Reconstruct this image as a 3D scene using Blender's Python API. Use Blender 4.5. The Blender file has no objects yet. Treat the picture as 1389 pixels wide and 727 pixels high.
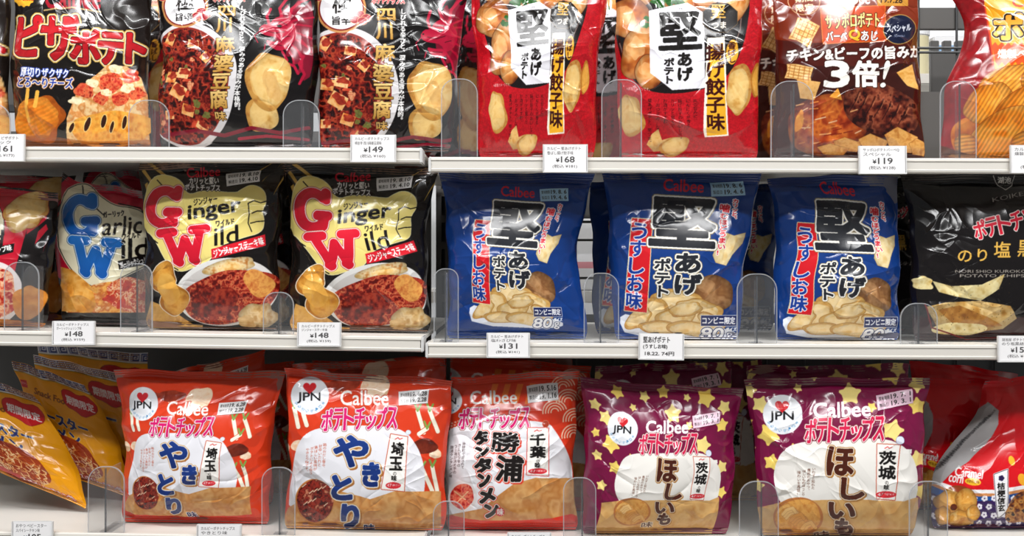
import bpy, math, random
import numpy as np

# ------------------------------------------------------------------ camera, light, exposure
SC = bpy.context.scene
COL = SC.collection
D = 1.05                     # camera distance to the shelf front plane (m)
F = 1260.0                   # focal length in pixels of the 1389 wide frame
CX, CY = 694.5, 363.5

cam = bpy.data.cameras.new('camera')
cam.sensor_width = 36.0
cam.lens = 36.0 * F / 1389.0
cam_o = bpy.data.objects.new('camera', cam)
cam_o.location = (0, -D, 0)
cam_o.rotation_euler = (math.radians(90), 0, 0)
COL.objects.link(cam_o)
SC.camera = cam_o

vs = SC.view_settings
vs.view_transform = 'Standard'
vs.look = 'None'
vs.gamma = 1.0
vs.use_curve_mapping = False
vs.exposure = 0.36

world = bpy.data.worlds.new('store_ambient')
SC.world = world
world.use_nodes = True
wb = world.node_tree.nodes['Background']
wb.inputs[0].default_value = (0.93, 0.96, 1.0, 1)
wb.inputs[1].default_value = 0.15


def area(name, loc, target, sx, sy, power, col=(1, 1, 1)):
    l = bpy.data.lights.new(name, 'AREA')
    l.shape = 'RECTANGLE'
    l.size, l.size_y = sx, sy
    l.energy = power
    l.color = col
    o = bpy.data.objects.new(name, l)
    o.location = loc
    from mathutils import Vector
    d = Vector(target) - Vector(loc)
    o.rotation_euler = d.to_track_quat('-Z', 'Y').to_euler()
    COL.objects.link(o)
    return o


# fluorescent ceiling lines of the aisle and of the aisle behind
area('ceiling_light_a', (-0.95, -0.80, 1.55), (-0.7, 0.0, -0.1), 1.2, 0.10, 21)
area('ceiling_light_b', (0.95, -0.80, 1.55), (0.7, 0.0, -0.1), 1.2, 0.10, 21)
area('ceiling_light_c', (0.0, -1.9, 1.75), (0, 0, -0.2), 2.8, 0.12, 30)
area('ceiling_light_d', (0.5, 1.30, 1.8), (0.5, 1.36, 0), 2.4, 0.25, 46)

# ------------------------------------------------------------------ 2-D artwork (printed film designs)
rng = np.random.RandomState(7)


def hexc(h):
    h = h.lstrip('#')
    return np.array([int(h[i:i + 2], 16) / 255.0 for i in (0, 2, 4)], np.float32)


def C(c):
    return hexc(c) if isinstance(c, str) else np.asarray(c, np.float32)


def vnoise(h, w, cell, seed):
    """smooth value noise, about one feature per `cell` samples"""
    r = np.random.RandomState(seed)
    gh, gw = int(h / cell) + 3, int(w / cell) + 3
    g = r.rand(gh, gw).astype(np.float32)
    y = np.arange(h) / cell
    x = np.arange(w) / cell
    yi, xi = y.astype(int), x.astype(int)
    fy, fx = y - yi, x - xi
    fy = (fy * fy * (3 - 2 * fy))[:, None]
    fx = (fx * fx * (3 - 2 * fx))[None, :]
    a = g[yi][:, xi]; b = g[yi][:, xi + 1]; c = g[yi + 1][:, xi]; d = g[yi + 1][:, xi + 1]
    return ((a * (1 - fx) + b * fx) * (1 - fy) + (c * (1 - fx) + d * fx) * fy).astype(np.float32)


def fnoise(h, w, cell, seed, octv=3):
    t = np.zeros((h, w), np.float32); s = 0; a = 1.0
    for k in range(octv):
        t += a * vnoise(h, w, max(1.5, cell / 2 ** k), seed * 13 + k); s += a; a *= .55
    return t / s


def dilate(m, r):
    for i in range(int(round(r))):
        o = m.copy()
        o[1:] |= m[:-1]; o[:-1] |= m[1:]; o[:, 1:] |= m[:, :-1]; o[:, :-1] |= m[:, 1:]
        if i % 2:
            o[1:, 1:] |= m[:-1, :-1]; o[:-1, :-1] |= m[1:, 1:]; o[1:, :-1] |= m[:-1, 1:]; o[:-1, 1:] |= m[1:, :-1]
        m = o
    return m


_glyphs = {}


def glyph(s):
    """triangles of a string set in the built-in font: (verts, tris)"""
    if s not in _glyphs:
        c = bpy.data.curves.new('g', 'FONT')
        c.body = s
        c.resolution_u = 3
        o = bpy.data.objects.new('g', c)
        COL.objects.link(o)
        me = bpy.data.meshes.new_from_object(o.evaluated_get(bpy.context.evaluated_depsgraph_get()))
        v = np.array([(p.co.x, p.co.y) for p in me.vertices], np.float32).reshape(-1, 2)
        me.calc_loop_triangles()
        t = np.array([tuple(q.vertices) for q in me.loop_triangles], int).reshape(-1, 3)
        bpy.data.objects.remove(o); bpy.data.curves.remove(c); bpy.data.meshes.remove(me)
        _glyphs[s] = (v, t)
    return _glyphs[s]


def raster(pts, tris, h, w):
    m = np.zeros((h, w), bool)
    for t in tris:
        (ax, ay), (bx, by), (cx, cy) = pts[t]
        x0, x1 = max(0, int(min(ax, bx, cx) - .5)), min(w - 1, int(max(ax, bx, cx) + .5))
        y0, y1 = max(0, int(min(ay, by, cy) - .5)), min(h - 1, int(max(ay, by, cy) + .5))
        if x1 < x0 or y1 < y0:
            continue
        d = (bx - ax) * (cy - ay) - (by - ay) * (cx - ax)
        if abs(d) < 1e-9:
            continue
        X = np.arange(x0, x1 + 1)[None, :] + .5
        Y = np.arange(y0, y1 + 1)[:, None] + .5
        l1 = ((X - ax) * (cy - ay) - (Y - ay) * (cx - ax)) / d
        l2 = ((bx - ax) * (Y - ay) - (by - ay) * (X - ax)) / d
        m[y0:y1 + 1, x0:x1 + 1] |= (l1 >= -.02) & (l2 >= -.02) & (l1 + l2 <= 1.02)
    return m


class Art:
    """a flat printed design, drawn with coordinates in a pixel frame of its own"""

    def __init__(s, x0, y0, x1, y1, bg, S=3):
        s.x0, s.y0, s.S = x0, y0, S
        s.w, s.h = int((x1 - x0) * S), int((y1 - y0) * S)
        s.a = np.empty((s.h, s.w, 3), np.float32)
        s.a[:] = C(bg)
        s.clip = None
        s.ref = None

    # -- windows
    def win(s, x0, y0, x1, y1, pad=0):
        S = s.S
        ix0 = max(0, int((x0 - s.x0 - pad) * S)); ix1 = min(s.w, int((x1 - s.x0 + pad) * S) + 1)
        iy0 = max(0, int((y0 - s.y0 - pad) * S)); iy1 = min(s.h, int((y1 - s.y0 + pad) * S) + 1)
        if ix1 <= ix0 or iy1 <= iy0:
            return None
        X = s.x0 + (np.arange(ix0, ix1) + .5)[None, :] / S
        Y = s.y0 + (np.arange(iy0, iy1) + .5)[:, None] / S
        return (slice(iy0, iy1), slice(ix0, ix1)), X.astype(np.float32), Y.astype(np.float32)

    def put(s, sl, m, col, alpha=1.0):
        m = m.astype(np.float32) * alpha
        if s.clip is not None:
            m = m * s.clip[sl]
        m = m[..., None]
        s.a[sl] = s.a[sl] * (1 - m) + col * m

    def finish(s, sl, m, col, bold, outl, alpha=1.0, shadow=None):
        if bold:
            m = dilate(m, bold * s.S * .72)
        if shadow:
            dx, dy, c, r = shadow
            k = dilate(m, r * s.S * .6)
            k = np.roll(k, (int(dy * s.S), int(dx * s.S)), (0, 1))
            s.put(sl, k, C(c))
        tot = sum(o[0] for o in outl)
        acc = m; st = []
        for r, c in outl:                      # innermost first
            acc = dilate(acc, max(1, r * s.S * .72)); st.append((acc, c))
        for k, c in reversed(st):
            s.put(sl, k, C(c))
        if isinstance(col, tuple) and len(col) == 2:
            h = m.shape[0]
            g = np.linspace(0, 1, h, dtype=np.float32)[:, None, None]
            s.put(sl, m, C(col[0]) * (1 - g) + C(col[1]) * g, alpha)
        else:
            s.put(sl, m, C(col), alpha)

    # -- shapes
    def pmask(s, pts, X, Y):
        m = np.zeros((Y.shape[0], X.shape[1]), bool)
        n = len(pts)
        for i in range(n):
            ax, ay = pts[i]; bx, by = pts[(i + 1) % n]
            if ay == by:
                continue
            c = ((ay > Y) != (by > Y))
            xc = (bx - ax) * (Y - ay) / (by - ay) + ax
            m ^= c & (X < xc)
        return m

    def poly(s, pts, col, outl=(), alpha=1.0, smooth=0):
        for _ in range(smooth):                # corner cutting
            q = []
            for i in range(len(pts)):
                a, b = pts[i], pts[(i + 1) % len(pts)]
                q += [(a[0] * .75 + b[0] * .25, a[1] * .75 + b[1] * .25), (a[0] * .25 + b[0] * .75, a[1] * .25 + b[1] * .75)]
            pts = q
        xs = [p[0] for p in pts]; ys = [p[1] for p in pts]
        r = s.win(min(xs), min(ys), max(xs), max(ys), sum(o[0] for o in outl) + 1)
        if r is None:
            return
        sl, X, Y = r
        s.finish(sl, s.pmask(pts, X, Y), col, 0, outl, alpha)

    def rect(s, x, y, w, h, col, outl=(), alpha=1.0):
        s.poly([(x, y), (x + w, y), (x + w, y + h), (x, y + h)], col, outl, alpha)

    def ell(s, cx, cy, rx, ry, col, rot=0, outl=(), alpha=1.0):
        R = max(rx, ry)
        r = s.win(cx - R, cy - R, cx + R, cy + R, sum(o[0] for o in outl) + 1)
        if r is None:
            return
        sl, X, Y = r
        c, n = math.cos(math.radians(rot)), math.sin(math.radians(rot))
        x = (X - cx) * c + (Y - cy) * n; y = -(X - cx) * n + (Y - cy) * c
        s.finish(sl, (x / rx) ** 2 + (y / ry) ** 2 < 1, col, 0, outl, alpha)

    def stroke(s, lines, wd, col, bold=0, outl=(), alpha=1.0, shadow=None):
        """union of polylines with round ends; lines = list of point lists"""
        P = [p for l in lines for p in l]
        xs = [p[0] for p in P]; ys = [p[1] for p in P]
        r = s.win(min(xs), min(ys), max(xs), max(ys), wd + sum(o[0] for o in outl) + 3)
        if r is None:
            return
        sl, X, Y = r
        m = np.zeros((Y.shape[0], X.shape[1]), bool)
        for l in lines:
            for (ax, ay), (bx, by) in zip(l, l[1:]):
                L2 = (bx - ax) ** 2 + (by - ay) ** 2 + 1e-9
                t = np.clip(((X - ax) * (bx - ax) + (Y - ay) * (by - ay)) / L2, 0, 1)
                m |= (X - ax - t * (bx - ax)) ** 2 + (Y - ay - t * (by - ay)) ** 2 < (wd / 2) ** 2
        s.finish(sl, m, col, bold, outl, alpha, shadow)

    def food(s, cx, cy, rx, ry, cols, rot=0, seed=1, rough=.1, cell=6, outl=(), shade=.0, stripes=None, contrast=1.6, alpha=1.0, pts=None):
        """an irregular patch filled with a mottled palette: printed food"""
        R = max(rx, ry) * (1 + rough)
        r = s.win(cx - R, cy - R, cx + R, cy + R, sum(o[0] for o in outl) + 1)
        if r is None:
            return
        sl, X, Y = r
        c, n = math.cos(math.radians(rot)), math.sin(math.radians(rot))
        x = ((X - cx) * c + (Y - cy) * n) / rx; y = (-(X - cx) * n + (Y - cy) * c) / ry
        th = np.arctan2(y, x)
        q = np.random.RandomState(seed)
        e = 1 + sum(rough * q.uniform(-1, 1) / (k ** .6) * np.sin(k * th + q.uniform(0, 6.3)) for k in range(2, 7))
        rr = np.sqrt(x * x + y * y) / e
        m = rr < 1
        if pts is not None:
            m = s.pmask(pts, X, Y)
        h, w = m.shape
        t = np.clip((fnoise(h, w, cell * s.S, seed + 3) - .5) * contrast + .5, 0, .9999) * (len(cols) - 1)
        cs = np.array([C(k) for k in cols])
        i = t.astype(int); f = (t - i)[..., None]
        col = cs[i] * (1 - f) + cs[np.minimum(i + 1, len(cols) - 1)] * f
        if stripes:
            per, ang, amt = stripes
            ph = (X * math.cos(math.radians(ang)) + Y * math.sin(math.radians(ang))) * 2 * math.pi / per
            col = col * (1 + amt * np.sin(ph + 2 * (t / max(1, len(cols) - 1))))[..., None]
        if shade:                              # browning and drawn shading in the print: food darkens towards its rim
            col = col * (1 - shade * np.clip(rr, 0, 1)[..., None] ** 3)
        s.finish(sl, m, 0, 0, outl) if outl else None
        s.put(sl, m, np.clip(col, 0, 1), alpha)

    def chip(s, cx, cy, rx, ry, rot=0, seed=1, tone=0, outl=(), stripes=None, side=None):
        """a printed potato chip: browned rim, paler curled face, a few toasted flecks"""
        P = [['#d29a4a', '#e8bd70', '#efcc86', '#e0ab5a'], ['#c07826', '#dd9838', '#e8ab4c', '#d0862c'],
             ['#d0ac68', '#e8d098', '#efdcae', '#dcbc7c'], ['#b85812', '#d9791c', '#e8902e', '#c86818'],
             ['#dcae62', '#efcf92', '#f4dcae', '#e6bd76']][tone]
        E = ['#a8662a', '#9a5a1c', '#b98a48', '#8e420c', '#b9803a'][tone]
        a = math.radians(side if side is not None else (seed * 67) % 360)
        s.food(cx, cy, rx, ry, [E, P[0], P[0]], rot, seed, .15, 7, outl, .1, None, 1.2)
        k = min(rx, ry) * .17
        s.food(cx + k * math.cos(a), cy + k * math.sin(a), rx * .87, ry * .87, P, rot, seed, .15, 9, (), .12, stripes, 1.4)
        s.food(cx - k * 1.6 * math.cos(a), cy - k * 1.6 * math.sin(a), rx * .52, ry * .58, [P[2], P[1]], rot, seed + 5, .16, 8, (), 0, stripes, 1.3, alpha=.55)

    # -- lettering
    def text(s, t, x, y, w, h, col, bold=0, outl=(), rot=0, shear=0, shadow=None, alpha=1.0):
        """a line of writing fitted to the box x, y, w, h"""
        v, tr = glyph(t)
        if not len(tr):
            return
        mn, mx = v.min(0), v.max(0)
        if bold < 2.3:
            bold = min(bold, .05 * min(h, 1.2 * w / len(t)))
        p = np.empty_like(v)
        p[:, 0] = (v[:, 0] - mn[0]) / max(1e-6, mx[0] - mn[0]) * w - w / 2
        p[:, 1] = h / 2 - (v[:, 1] - mn[1]) / max(1e-6, mx[1] - mn[1]) * h
        s._glyphs([(p, tr)], x + w / 2, y + h / 2, col, bold, outl, rot, shear, shadow, alpha)

    def vtext(s, t, x, y, w, h, col, bold=0, outl=(), rot=0, shear=0, shadow=None, alpha=1.0):
        """upright writing, one character under another"""
        n = len(t); ch = h / n; it = []
        bold = min(bold, .06 * min(w, ch))
        for i, k in enumerate(t):
            v, tr = glyph(k)
            if not len(tr):
                continue
            p = np.empty_like(v)
            a = (v[:, 0] - .5); b = (.38 - v[:, 1])
            if k in 'ー～':
                a, b = -b, a
            if k in '、。':
                a, b = a + .55, b - .55
            p[:, 0] = a * w; p[:, 1] = b * ch + (i + .5) * ch - h / 2
            it.append((p, tr))
        s._glyphs(it, x + w / 2, y + h / 2, col, bold, outl, rot, shear, shadow, alpha)

    def _glyphs(s, items, cx, cy, col, bold, outl, rot, shear, shadow, alpha):
        c, n = math.cos(math.radians(rot)), math.sin(math.radians(rot))
        it = []
        for p, tr in items:
            x = p[:, 0] + shear * p[:, 1]; y = p[:, 1]
            it.append((np.stack([cx + x * c - y * n, cy + x * n + y * c], 1), tr))
        A = np.concatenate([q for q, _ in it])
        pad = bold + sum(o[0] for o in outl) + 2 + (3 if shadow else 0)
        r = s.win(A[:, 0].min(), A[:, 1].min(), A[:, 0].max(), A[:, 1].max(), pad)
        if r is None:
            return
        sl, X, Y = r
        m = np.zeros((Y.shape[0], X.shape[1]), bool)
        for q, tr in it:
            pp = np.stack([(q[:, 0] - s.x0) * s.S - sl[1].start, (q[:, 1] - s.y0) * s.S - sl[0].start], 1)
            m |= raster(pp, tr, m.shape[0], m.shape[1])
        s.finish(sl, m, col, bold, outl, alpha, shadow)

    def speckle(s, amt, cell, seed):
        k = fnoise(s.h, s.w, cell * s.S, seed, 2)
        s.a *= (1 + amt * (k - .5))[..., None]

    def done(s):
        a = np.clip(s.a, 0, 1)
        for ax in (0, 1):
            p = np.concatenate([a.take([0], ax), a, a.take([-1], ax)], ax)
            n = a.shape[ax]
            a = (p.take(range(0, n), ax) + 2 * p.take(range(1, n + 1), ax) + p.take(range(2, n + 2), ax)) / 4
        s.a = a
        return s

    def sample(s, X, Y):
        x = np.clip((X - s.x0) * s.S - .5, 0, s.w - 1.001); y = np.clip((Y - s.y0) * s.S - .5, 0, s.h - 1.001)
        xi = x.astype(int); yi = y.astype(int)
        fx = (x - xi)[..., None]; fy = (y - yi)[..., None]
        a = s.a
        return (a[yi, xi] * (1 - fx) + a[yi, xi + 1] * fx) * (1 - fy) + (a[yi + 1, xi] * (1 - fx) + a[yi + 1, xi + 1] * fx) * fy


def letter_G(a, x, y, w, h, col, outl, wd, rot=0):
    arc = []
    for k in range(0, 25):
        t = math.radians(-48 - k * (264 / 24))
        arc.append((.5 + .40 * math.cos(t), .5 + .42 * math.sin(t)))
    L = [arc, [(.88, .06), (.86, .22)], [(.62, .62), (.92, .62)], [(.84, .62), (.82, .88)]]
    _unit(a, L, x, y, w, h, col, outl, wd, rot)


def letter_W(a, x, y, w, h, col, outl, wd, rot=0):
    L = [[(.14, .08), (.33, .90), (.52, .30), (.68, .90), (.87, .08)], [(.02, .07), (.30, .07)], [(.70, .07), (1, .07)], [(.30, .88), (.36, .94)], [(.65, .88), (.71, .94)]]
    _unit(a, L, x, y, w, h, col, outl, wd, rot)


def _unit(a, L, x, y, w, h, col, outl, wd, rot):
    c, n = math.cos(math.radians(rot)), math.sin(math.radians(rot))
    cx, cy = x + w / 2, y + h / 2
    M = [[(cx + (p - .5) * w * c - (q - .5) * h * n, cy + (p - .5) * w * n + (q - .5) * h * c) for p, q in l] for l in L]
    a.stroke(M, wd, col, 0, outl)


def star(a, cx, cy, r, col, rot=0, n=5, inner=.5):
    a.poly([(cx + (r if k % 2 == 0 else r * inner) * math.sin(math.radians(rot) + k * math.pi / n),
             cy - (r if k % 2 == 0 else r * inner) * math.cos(math.radians(rot) + k * math.pi / n)) for k in range(2 * n)], col, smooth=1)


def heart(a, cx, cy, r, col):
    p = []
    for k in range(40):
        t = k / 40 * 2 * math.pi
        p.append((cx + r * math.sin(t) ** 3, cy - r * (13 * math.cos(t) - 5 * math.cos(2 * t) - 2 * math.cos(3 * t) - math.cos(4 * t)) / 16))
    a.poly(p, col)

# ------------------------------------------------------------------ the printed designs
MEAT = ['#220706', '#4a0e0b', '#6d1610', '#8e2418', '#b04428', '#5c120d', '#2c0a08']
W2 = '#f2f0ee'


def art_pizza():
    a = Art(8, -62, 218, 206, '#17120f')
    a.rect(150, -62, 70, 270, '#241a16', alpha=.5)
    star(a, 33, -4, 15, '#f0b02c', n=12, inner=.8)
    a.text('期間限定', 22, -8, 24, 9, '#b3260f', .3)
    a.text('Calbee', 62, -20, 74, 32, '#a5182a', 1.2)
    a.stroke([[(60, 14), (98, 10), (136, 16)]], 2, '#b59a66')
    o = ((1.3, '#3a120c'), (1.3, '#fff0d0'), (1.8, '#d9b25a'))
    for t, x, y, w, h in (('ピ', 25, 22, 30, 54), ('ザ', 57, 22, 48, 58), ('ポ', 98, 42, 38, 43), ('テ', 136, 46, 32, 40), ('ト', 173, 47, 24, 38)):
        a.text(t, x, y, w, h, ('#cf2028', '#a8141d'), 2.6, o, rot=3)
    a.text('厚切りザクザク', 30, 93, 62, 12, '#f5f6fb', .4, ((1.2, '#28409a'),), rot=2)
    a.text('とろ～りチーズ', 26, 105, 72, 14, '#20379b', .7, ((1.3, '#f6efe2'), (.8, '#c67b3a')), rot=1)
    # pizza slice
    a.food(152, 140, 60, 60, ['#e9b978', '#f2d19a', '#d98a45', '#efc58a'], seed=4, pts=[(92, 196), (90, 160), (103, 122), (124, 104), (146, 88), (172, 90), (192, 106), (201, 130), (204, 196)], cell=8)
    a.food(152, 175, 55, 26, ['#e8932d', '#f3b24a', '#eda03a', '#d57a20'], seed=5, rough=.12, cell=8)
    for x, y, r, k in ((113, 122, 13, 1), (150, 112, 17, 2), (178, 104, 12, 3), (136, 132, 11, 4), (187, 128, 11, 6), (163, 134, 12, 5)):
        a.food(x, y, r, r * .8, ['#a81d18', '#d9492f', '#e77a4c', '#8c1512'], seed=k, rough=.18, cell=4)
    for x, y, r, k in ((124, 112, 9, 8), (158, 94, 10, 9), (143, 125, 8, 10), (174, 120, 10, 11), (102, 136, 9, 12)):
        a.food(x, y, r, r * .6, ['#f3dfae', '#f9eecb', '#e8c685'], seed=k, rough=.2, cell=4)
    for x, y, rx, ry in ((97, 173, 2.6, 7), (117, 168, 3.2, 10), (139, 164, 3.5, 9), (151, 172, 2.4, 8), (169, 166, 3, 9)):
        a.ell(x, y, rx, ry, '#3a1c10', rot=12, outl=((1.2, '#f7d486'),))
    a.chip(56, 163, 31, 33, 30, 3, 3, stripes=(5.5, 60, .05))
    a.stroke([[(40, 122), (39, 150), (42, 165)], [(52, 125), (50, 145)]], 4.5, '#f0b348')
    a.poly([(20, 186), (60, 184), (120, 192), (205, 190), (205, 206), (20, 206)], '#a85a1f', alpha=.6)
    a.speckle(.10, 3, 2)
    return a.done()


def art_sichuan():
    a = Art(420, -62, 645, 216, '#120e0e')
    a.ell(467, 125, 74, 88, '#d9d5d6'); a.ell(463, 126, 68, 82, '#8a2418')
    a.food(462, 127, 67, 80, MEAT, seed=3, rough=.02, cell=8, contrast=2.4)
    k = np.random.RandomState(5)
    for i in range(46):
        x, y = 462 + k.uniform(-58, 58), 127 + k.uniform(-72, 70)
        if ((x - 462) / 62) ** 2 + ((y - 127) / 76) ** 2 < 1:
            a.food(x, y, k.uniform(3, 7), k.uniform(2, 5), [['#c45a38', '#e8a878', '#8a2216'], ['#3d0b0a', '#66140f'], ['#b8321f', '#d65a3a'], ['#5c5a2a', '#7d7a3a']][i % 4], k.uniform(0, 180), i, .3, 3)
    for x, y, w, h, r in ((445, 116, 18, 15, 8), (464, 112, 19, 14, 10), (459, 137, 23, 19, 30), (472, 163, 18, 15, 20), (441, 60, 14, 18, 30), (476, 70, 16, 12, 10), (494, 90, 14, 13, 40), (442, 168, 14, 12, 0), (490, 185, 17, 9, 30)):
        c, n = math.cos(math.radians(r)), math.sin(math.radians(r))
        q = [(x + c * u * w / 2 - n * v * h / 2, y + n * u * w / 2 + c * v * h / 2) for u, v in ((-1, -1), (1, -1), (1, 1), (-1, 1))]
        a.food(x, y, w, h, ['#c9642a', '#e8a35c', '#f0c68c', '#b8481c'], seed=int(x), cell=9, pts=q)
        a.food(x + 2, y - 2, w * .42, h * .34, ['#7d1a10', '#b8432a'], r, int(y), .3, 4)
    # roundel with clouds
    a.ell(463, 12, 34, 33, '#c58a52'); a.ell(463, 12, 31, 30, '#7c1c18'); a.ell(463, 12, 29, 28, '#eceaec')
    for x, y in ((488, 20), (497, 25), (482, 27), (492, 29), (440, -8), (432, -4), (436, -14)):
        a.ell(x, y, 6.5, 5, '#a3202a', outl=((.9, '#e3b58a'),))
    a.text('極', 451, -9, 26, 27, '#17120f', .5)
    a.text('旨辛', 451, 22, 25, 12, '#17120f', .7)
    a.text('ポテトチップス', 505, -4, 44, 10, '#c8182c', .8, ((.8, '#f3d8c8'),))
    for i, (t, x, y, w, h) in enumerate((('四', 513, 13, 23, 15), ('川', 511, 32, 21, 21), ('麻', 509, 60, 26, 22), ('婆', 507, 87, 26, 24), ('豆', 508, 114, 24, 20), ('腐', 506, 137, 24, 24), ('味', 511, 165, 15, 12))):
        a.text(t, x, y, w, h, ('#f0cf86', '#b07c2e'), 1.0 if i < 6 else .5, ((.8, '#2c1a0a'),), rot=-2)
    a.vtext('しびれる辛さと、深みのある旨みが本格的。', 541, 12, 8.5, 155, '#f2f0ee', .25, rot=1.5)
    # red dragon
    R = '#b01436'; R2 = '#7d0d28'
    # mane and neck
    a.poly([(598, 22), (606, 4), (610, 16), (622, -6), (624, 12), (640, -8), (640, 110), (628, 122), (632, 104), (620, 112), (624, 94), (612, 100), (616, 84), (604, 88), (606, 76), (596, 78), (590, 60), (592, 40)], R2, smooth=1)
    # head with an open mouth
    a.poly([(569, 49), (575, 40), (584, 40), (590, 30), (602, 26), (616, 34), (622, 50), (616, 66), (604, 72), (598, 60), (586, 58), (576, 56)], R, smooth=1)
    a.poly([(578, 63), (590, 66), (602, 66), (608, 74), (596, 80), (584, 74)], R, smooth=1)
    a.stroke([[(600, 28), (596, 14), (604, 0), (620, -14), (636, -30)], [(610, 30), (612, 14), (622, 2), (640, -10)], [(584, 40), (580, 28), (584, 16)]], 4, R)
    for x, y, t, l in ((606, 40, -20, 32), (610, 48, 0, 30), (612, 56, 18, 26), (608, 64, 34, 28), (604, 70, 52, 28), (612, 34, -36, 30), (618, 72, 60, 30), (626, 60, 40, 20)):
        q = math.radians(t)
        a.stroke([[(x, y), (x + l * .5 * math.cos(q), y + l * .5 * math.sin(q) + 3), (x + l * math.cos(q + .25), y + l * math.sin(q + .25))]], 2.6, R)
    a.stroke([[(600, 80), (606, 92), (600, 102), (592, 108)], [(600, 100), (610, 106), (608, 116)], [(606, 96), (616, 100), (622, 110)], [(628, 84), (622, 96), (630, 110), (626, 124)]], 3.6, R)
    a.stroke([[(572, 50), (564, 58), (568, 68)], [(578, 70), (576, 78)]], 1.4, R)
    a.ell(598, 42, 3.4, 2.2, '#1a0c0c'); a.ell(574, 46, 1.4, 1.0, '#1a0c0c')
    a.stroke([[(580, 50), (592, 53), (604, 50)], [(590, 36), (600, 35), (608, 40)], [(604, 58), (612, 56)], [(588, 70), (600, 71)]], 1.2, '#5a0a1c')
    a.chip(577, 166, 21, 28, 12, 6, 0)
    a.chip(584, 122, 29, 42, -18, 5, 0)
    a.food(590, 128, 10, 24, ['#c98f4e', '#e0b06a'], -18, 9, .2, 6, alpha=.5)
    a.stroke([[(430, 196), (480, 190), (520, 196), (560, 186), (600, 192), (640, 184)]], 5, '#7d1226')
    a.stroke([[(540, 200), (580, 196), (640, 200)]], 4, '#a01a34')
    return a.done()


def art_gyoza():
    a = Art(815, -62, 1052, 220, '#b3121d')
    a.speckle(.35, 1.6, 4)
    a.poly([(822, -62), (1015, -62), (1018, 0), (1010, 60), (985, 110), (945, 124), (905, 128), (872, 122), (848, 98), (836, 60), (830, 0)], '#161010', smooth=2)
    a.stroke([[(840, 60), (850, 92), (872, 116)], [(1008, -10), (1004, 40), (988, 84)]], 1.6, '#6d5a55')
    for x, y, rx, ry, r, k in ((858, -20, 34, 26, 20, 1), (852, 25, 26, 30, 70, 2), (866, 70, 22, 40, 15, 3), (880, 98, 18, 24, -10, 6), (945, -6, 44, 20, -14, 4), (995, 6, 18, 30, 20, 5)):
        a.food(x, y, rx, ry, ['#8c3a12', '#c06a2a', '#d98a44', '#e8ac6c', '#cf7830'], r, k, .10, 16, outl=((.8, '#5e2208'),), shade=.35, contrast=1.3)
        a.food(x - 4, y - 4, rx * .5, ry * .4, ['#f0c890', '#e2a05c'], r, k + 9, .2, 9, alpha=.6)
    for x, y, r in ((893, 4, 10), (906, -2, 12), (920, 3, 9), (874, 34, 7), (880, 26, 6)):
        a.food(x, y, r, r * .7, ['#1f4a1c', '#2f6a28', '#173a16'], 20, int(x), .3, 3)
    a.poly([(880, 15), (932, 4), (955, 17), (957, 119), (912, 122), (882, 99)], '#e6e4ea')
    for k, r in ((977, 20),):
        a.poly([(k + 25 * math.sin(t), 24 - 21 * math.cos(t)) for t in [math.pi / 8 + i * math.pi / 4 for i in range(8)]], '#16110f', ((1, '#6a5432'),))
    a.text('堅', 965, 6, 19, 18, '#d8a84e', .5)
    a.text('つま', 966, 29, 19, 9, '#eee6d8', .5)
    a.text('堅', 894, 18, 56, 48, '#15110f', 2.4, rot=-3)
    a.text('かた', 920, 11, 6, 3, '#15110f', .2)
    a.vtext('ポテト', 900, 78, 15, 36, '#15110f', .8, rot=2)
    a.vtext('あげ', 918, 70, 22, 40, '#15110f', 1.3)
    a.poly([(960, 51), (983, 50), (987, 185), (955, 187), (953, 178)], '#f6efe0')
    a.poly([(963, 60), (981, 58), (985, 183), (958, 185), (957, 176)], '#efb02a')
    a.vtext('揚げ餃子味', 957, 58, 26, 120, '#3a0d08', .9, rot=0)
    a.ell(993, 71, 8, 17, '#e7a733', rot=4); a.vtext('香ばし', 987, 57, 11, 29, '#3a0d08', .5)
    a.chip(1002, 121, 17, 35, 6, 2, 0)
    a.chip(1026, 110, 8, 24, 0, 6, 1)
    a.chip(856, 158, 17, 28, -12, 3, 0)
    a.food(888, 188, 13, 17, ['#d99c4a', '#eec27a', '#e0a552'], 60, 4, .2, 7, pts=[(877, 196), (884, 182), (893, 175), (898, 190), (912, 186), (905, 204), (886, 206)], shade=.2)
    a.chip(914, 199, 20, 13, -14, 5, 0)
    for t, x, h in (('肉の旨みに、', 940, 32), ('にんにくが香る', 930, 40), ('揚げ餃子のおいしさ。', 919, 58), ('カリッと堅くて', 909, 40), ('お酒がすすむ、', 899, 40), ('「おつまみ」な', 889, 42), ('堅あげポテト、堅つま。', 878, 62)):
        a.vtext(t, x, 134, 6, h, '#2e0608', .2)
    a.text('※調理イメージです。', 849, 119, 32, 4.5, '#e8d8d0')
    a.rect(968, -10, 40, 12, '#e8a48c'); a.text('製造19.4.20', 972, -7, 32, 6, '#2a1a18', .2)
    return a.done()


def lattice(a, cx, cy, w, h, rot, seed):
    c, n = math.cos(math.radians(rot)), math.sin(math.radians(rot))
    T = lambda u, v: (cx + c * u * w / 2 - n * v * h / 2, cy + n * u * w / 2 + c * v * h / 2)
    a.food(cx, cy, w, h, ['#d39a4c', '#ebc583', '#dfae62'], seed=seed, cell=6, pts=[T(-1, -.8), (T(-.2, -1)), T(1, -.9), T(.9, .3), T(1, 1), T(-.3, .85), T(-1, 1), T(-.9, 0)])
    for k in np.linspace(-.75, .75, 5):
        a.stroke([[T(k, -.85), T(k, .8)], [T(-.85, k), T(.85, k)]], 1.0, '#a8692a')


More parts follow.
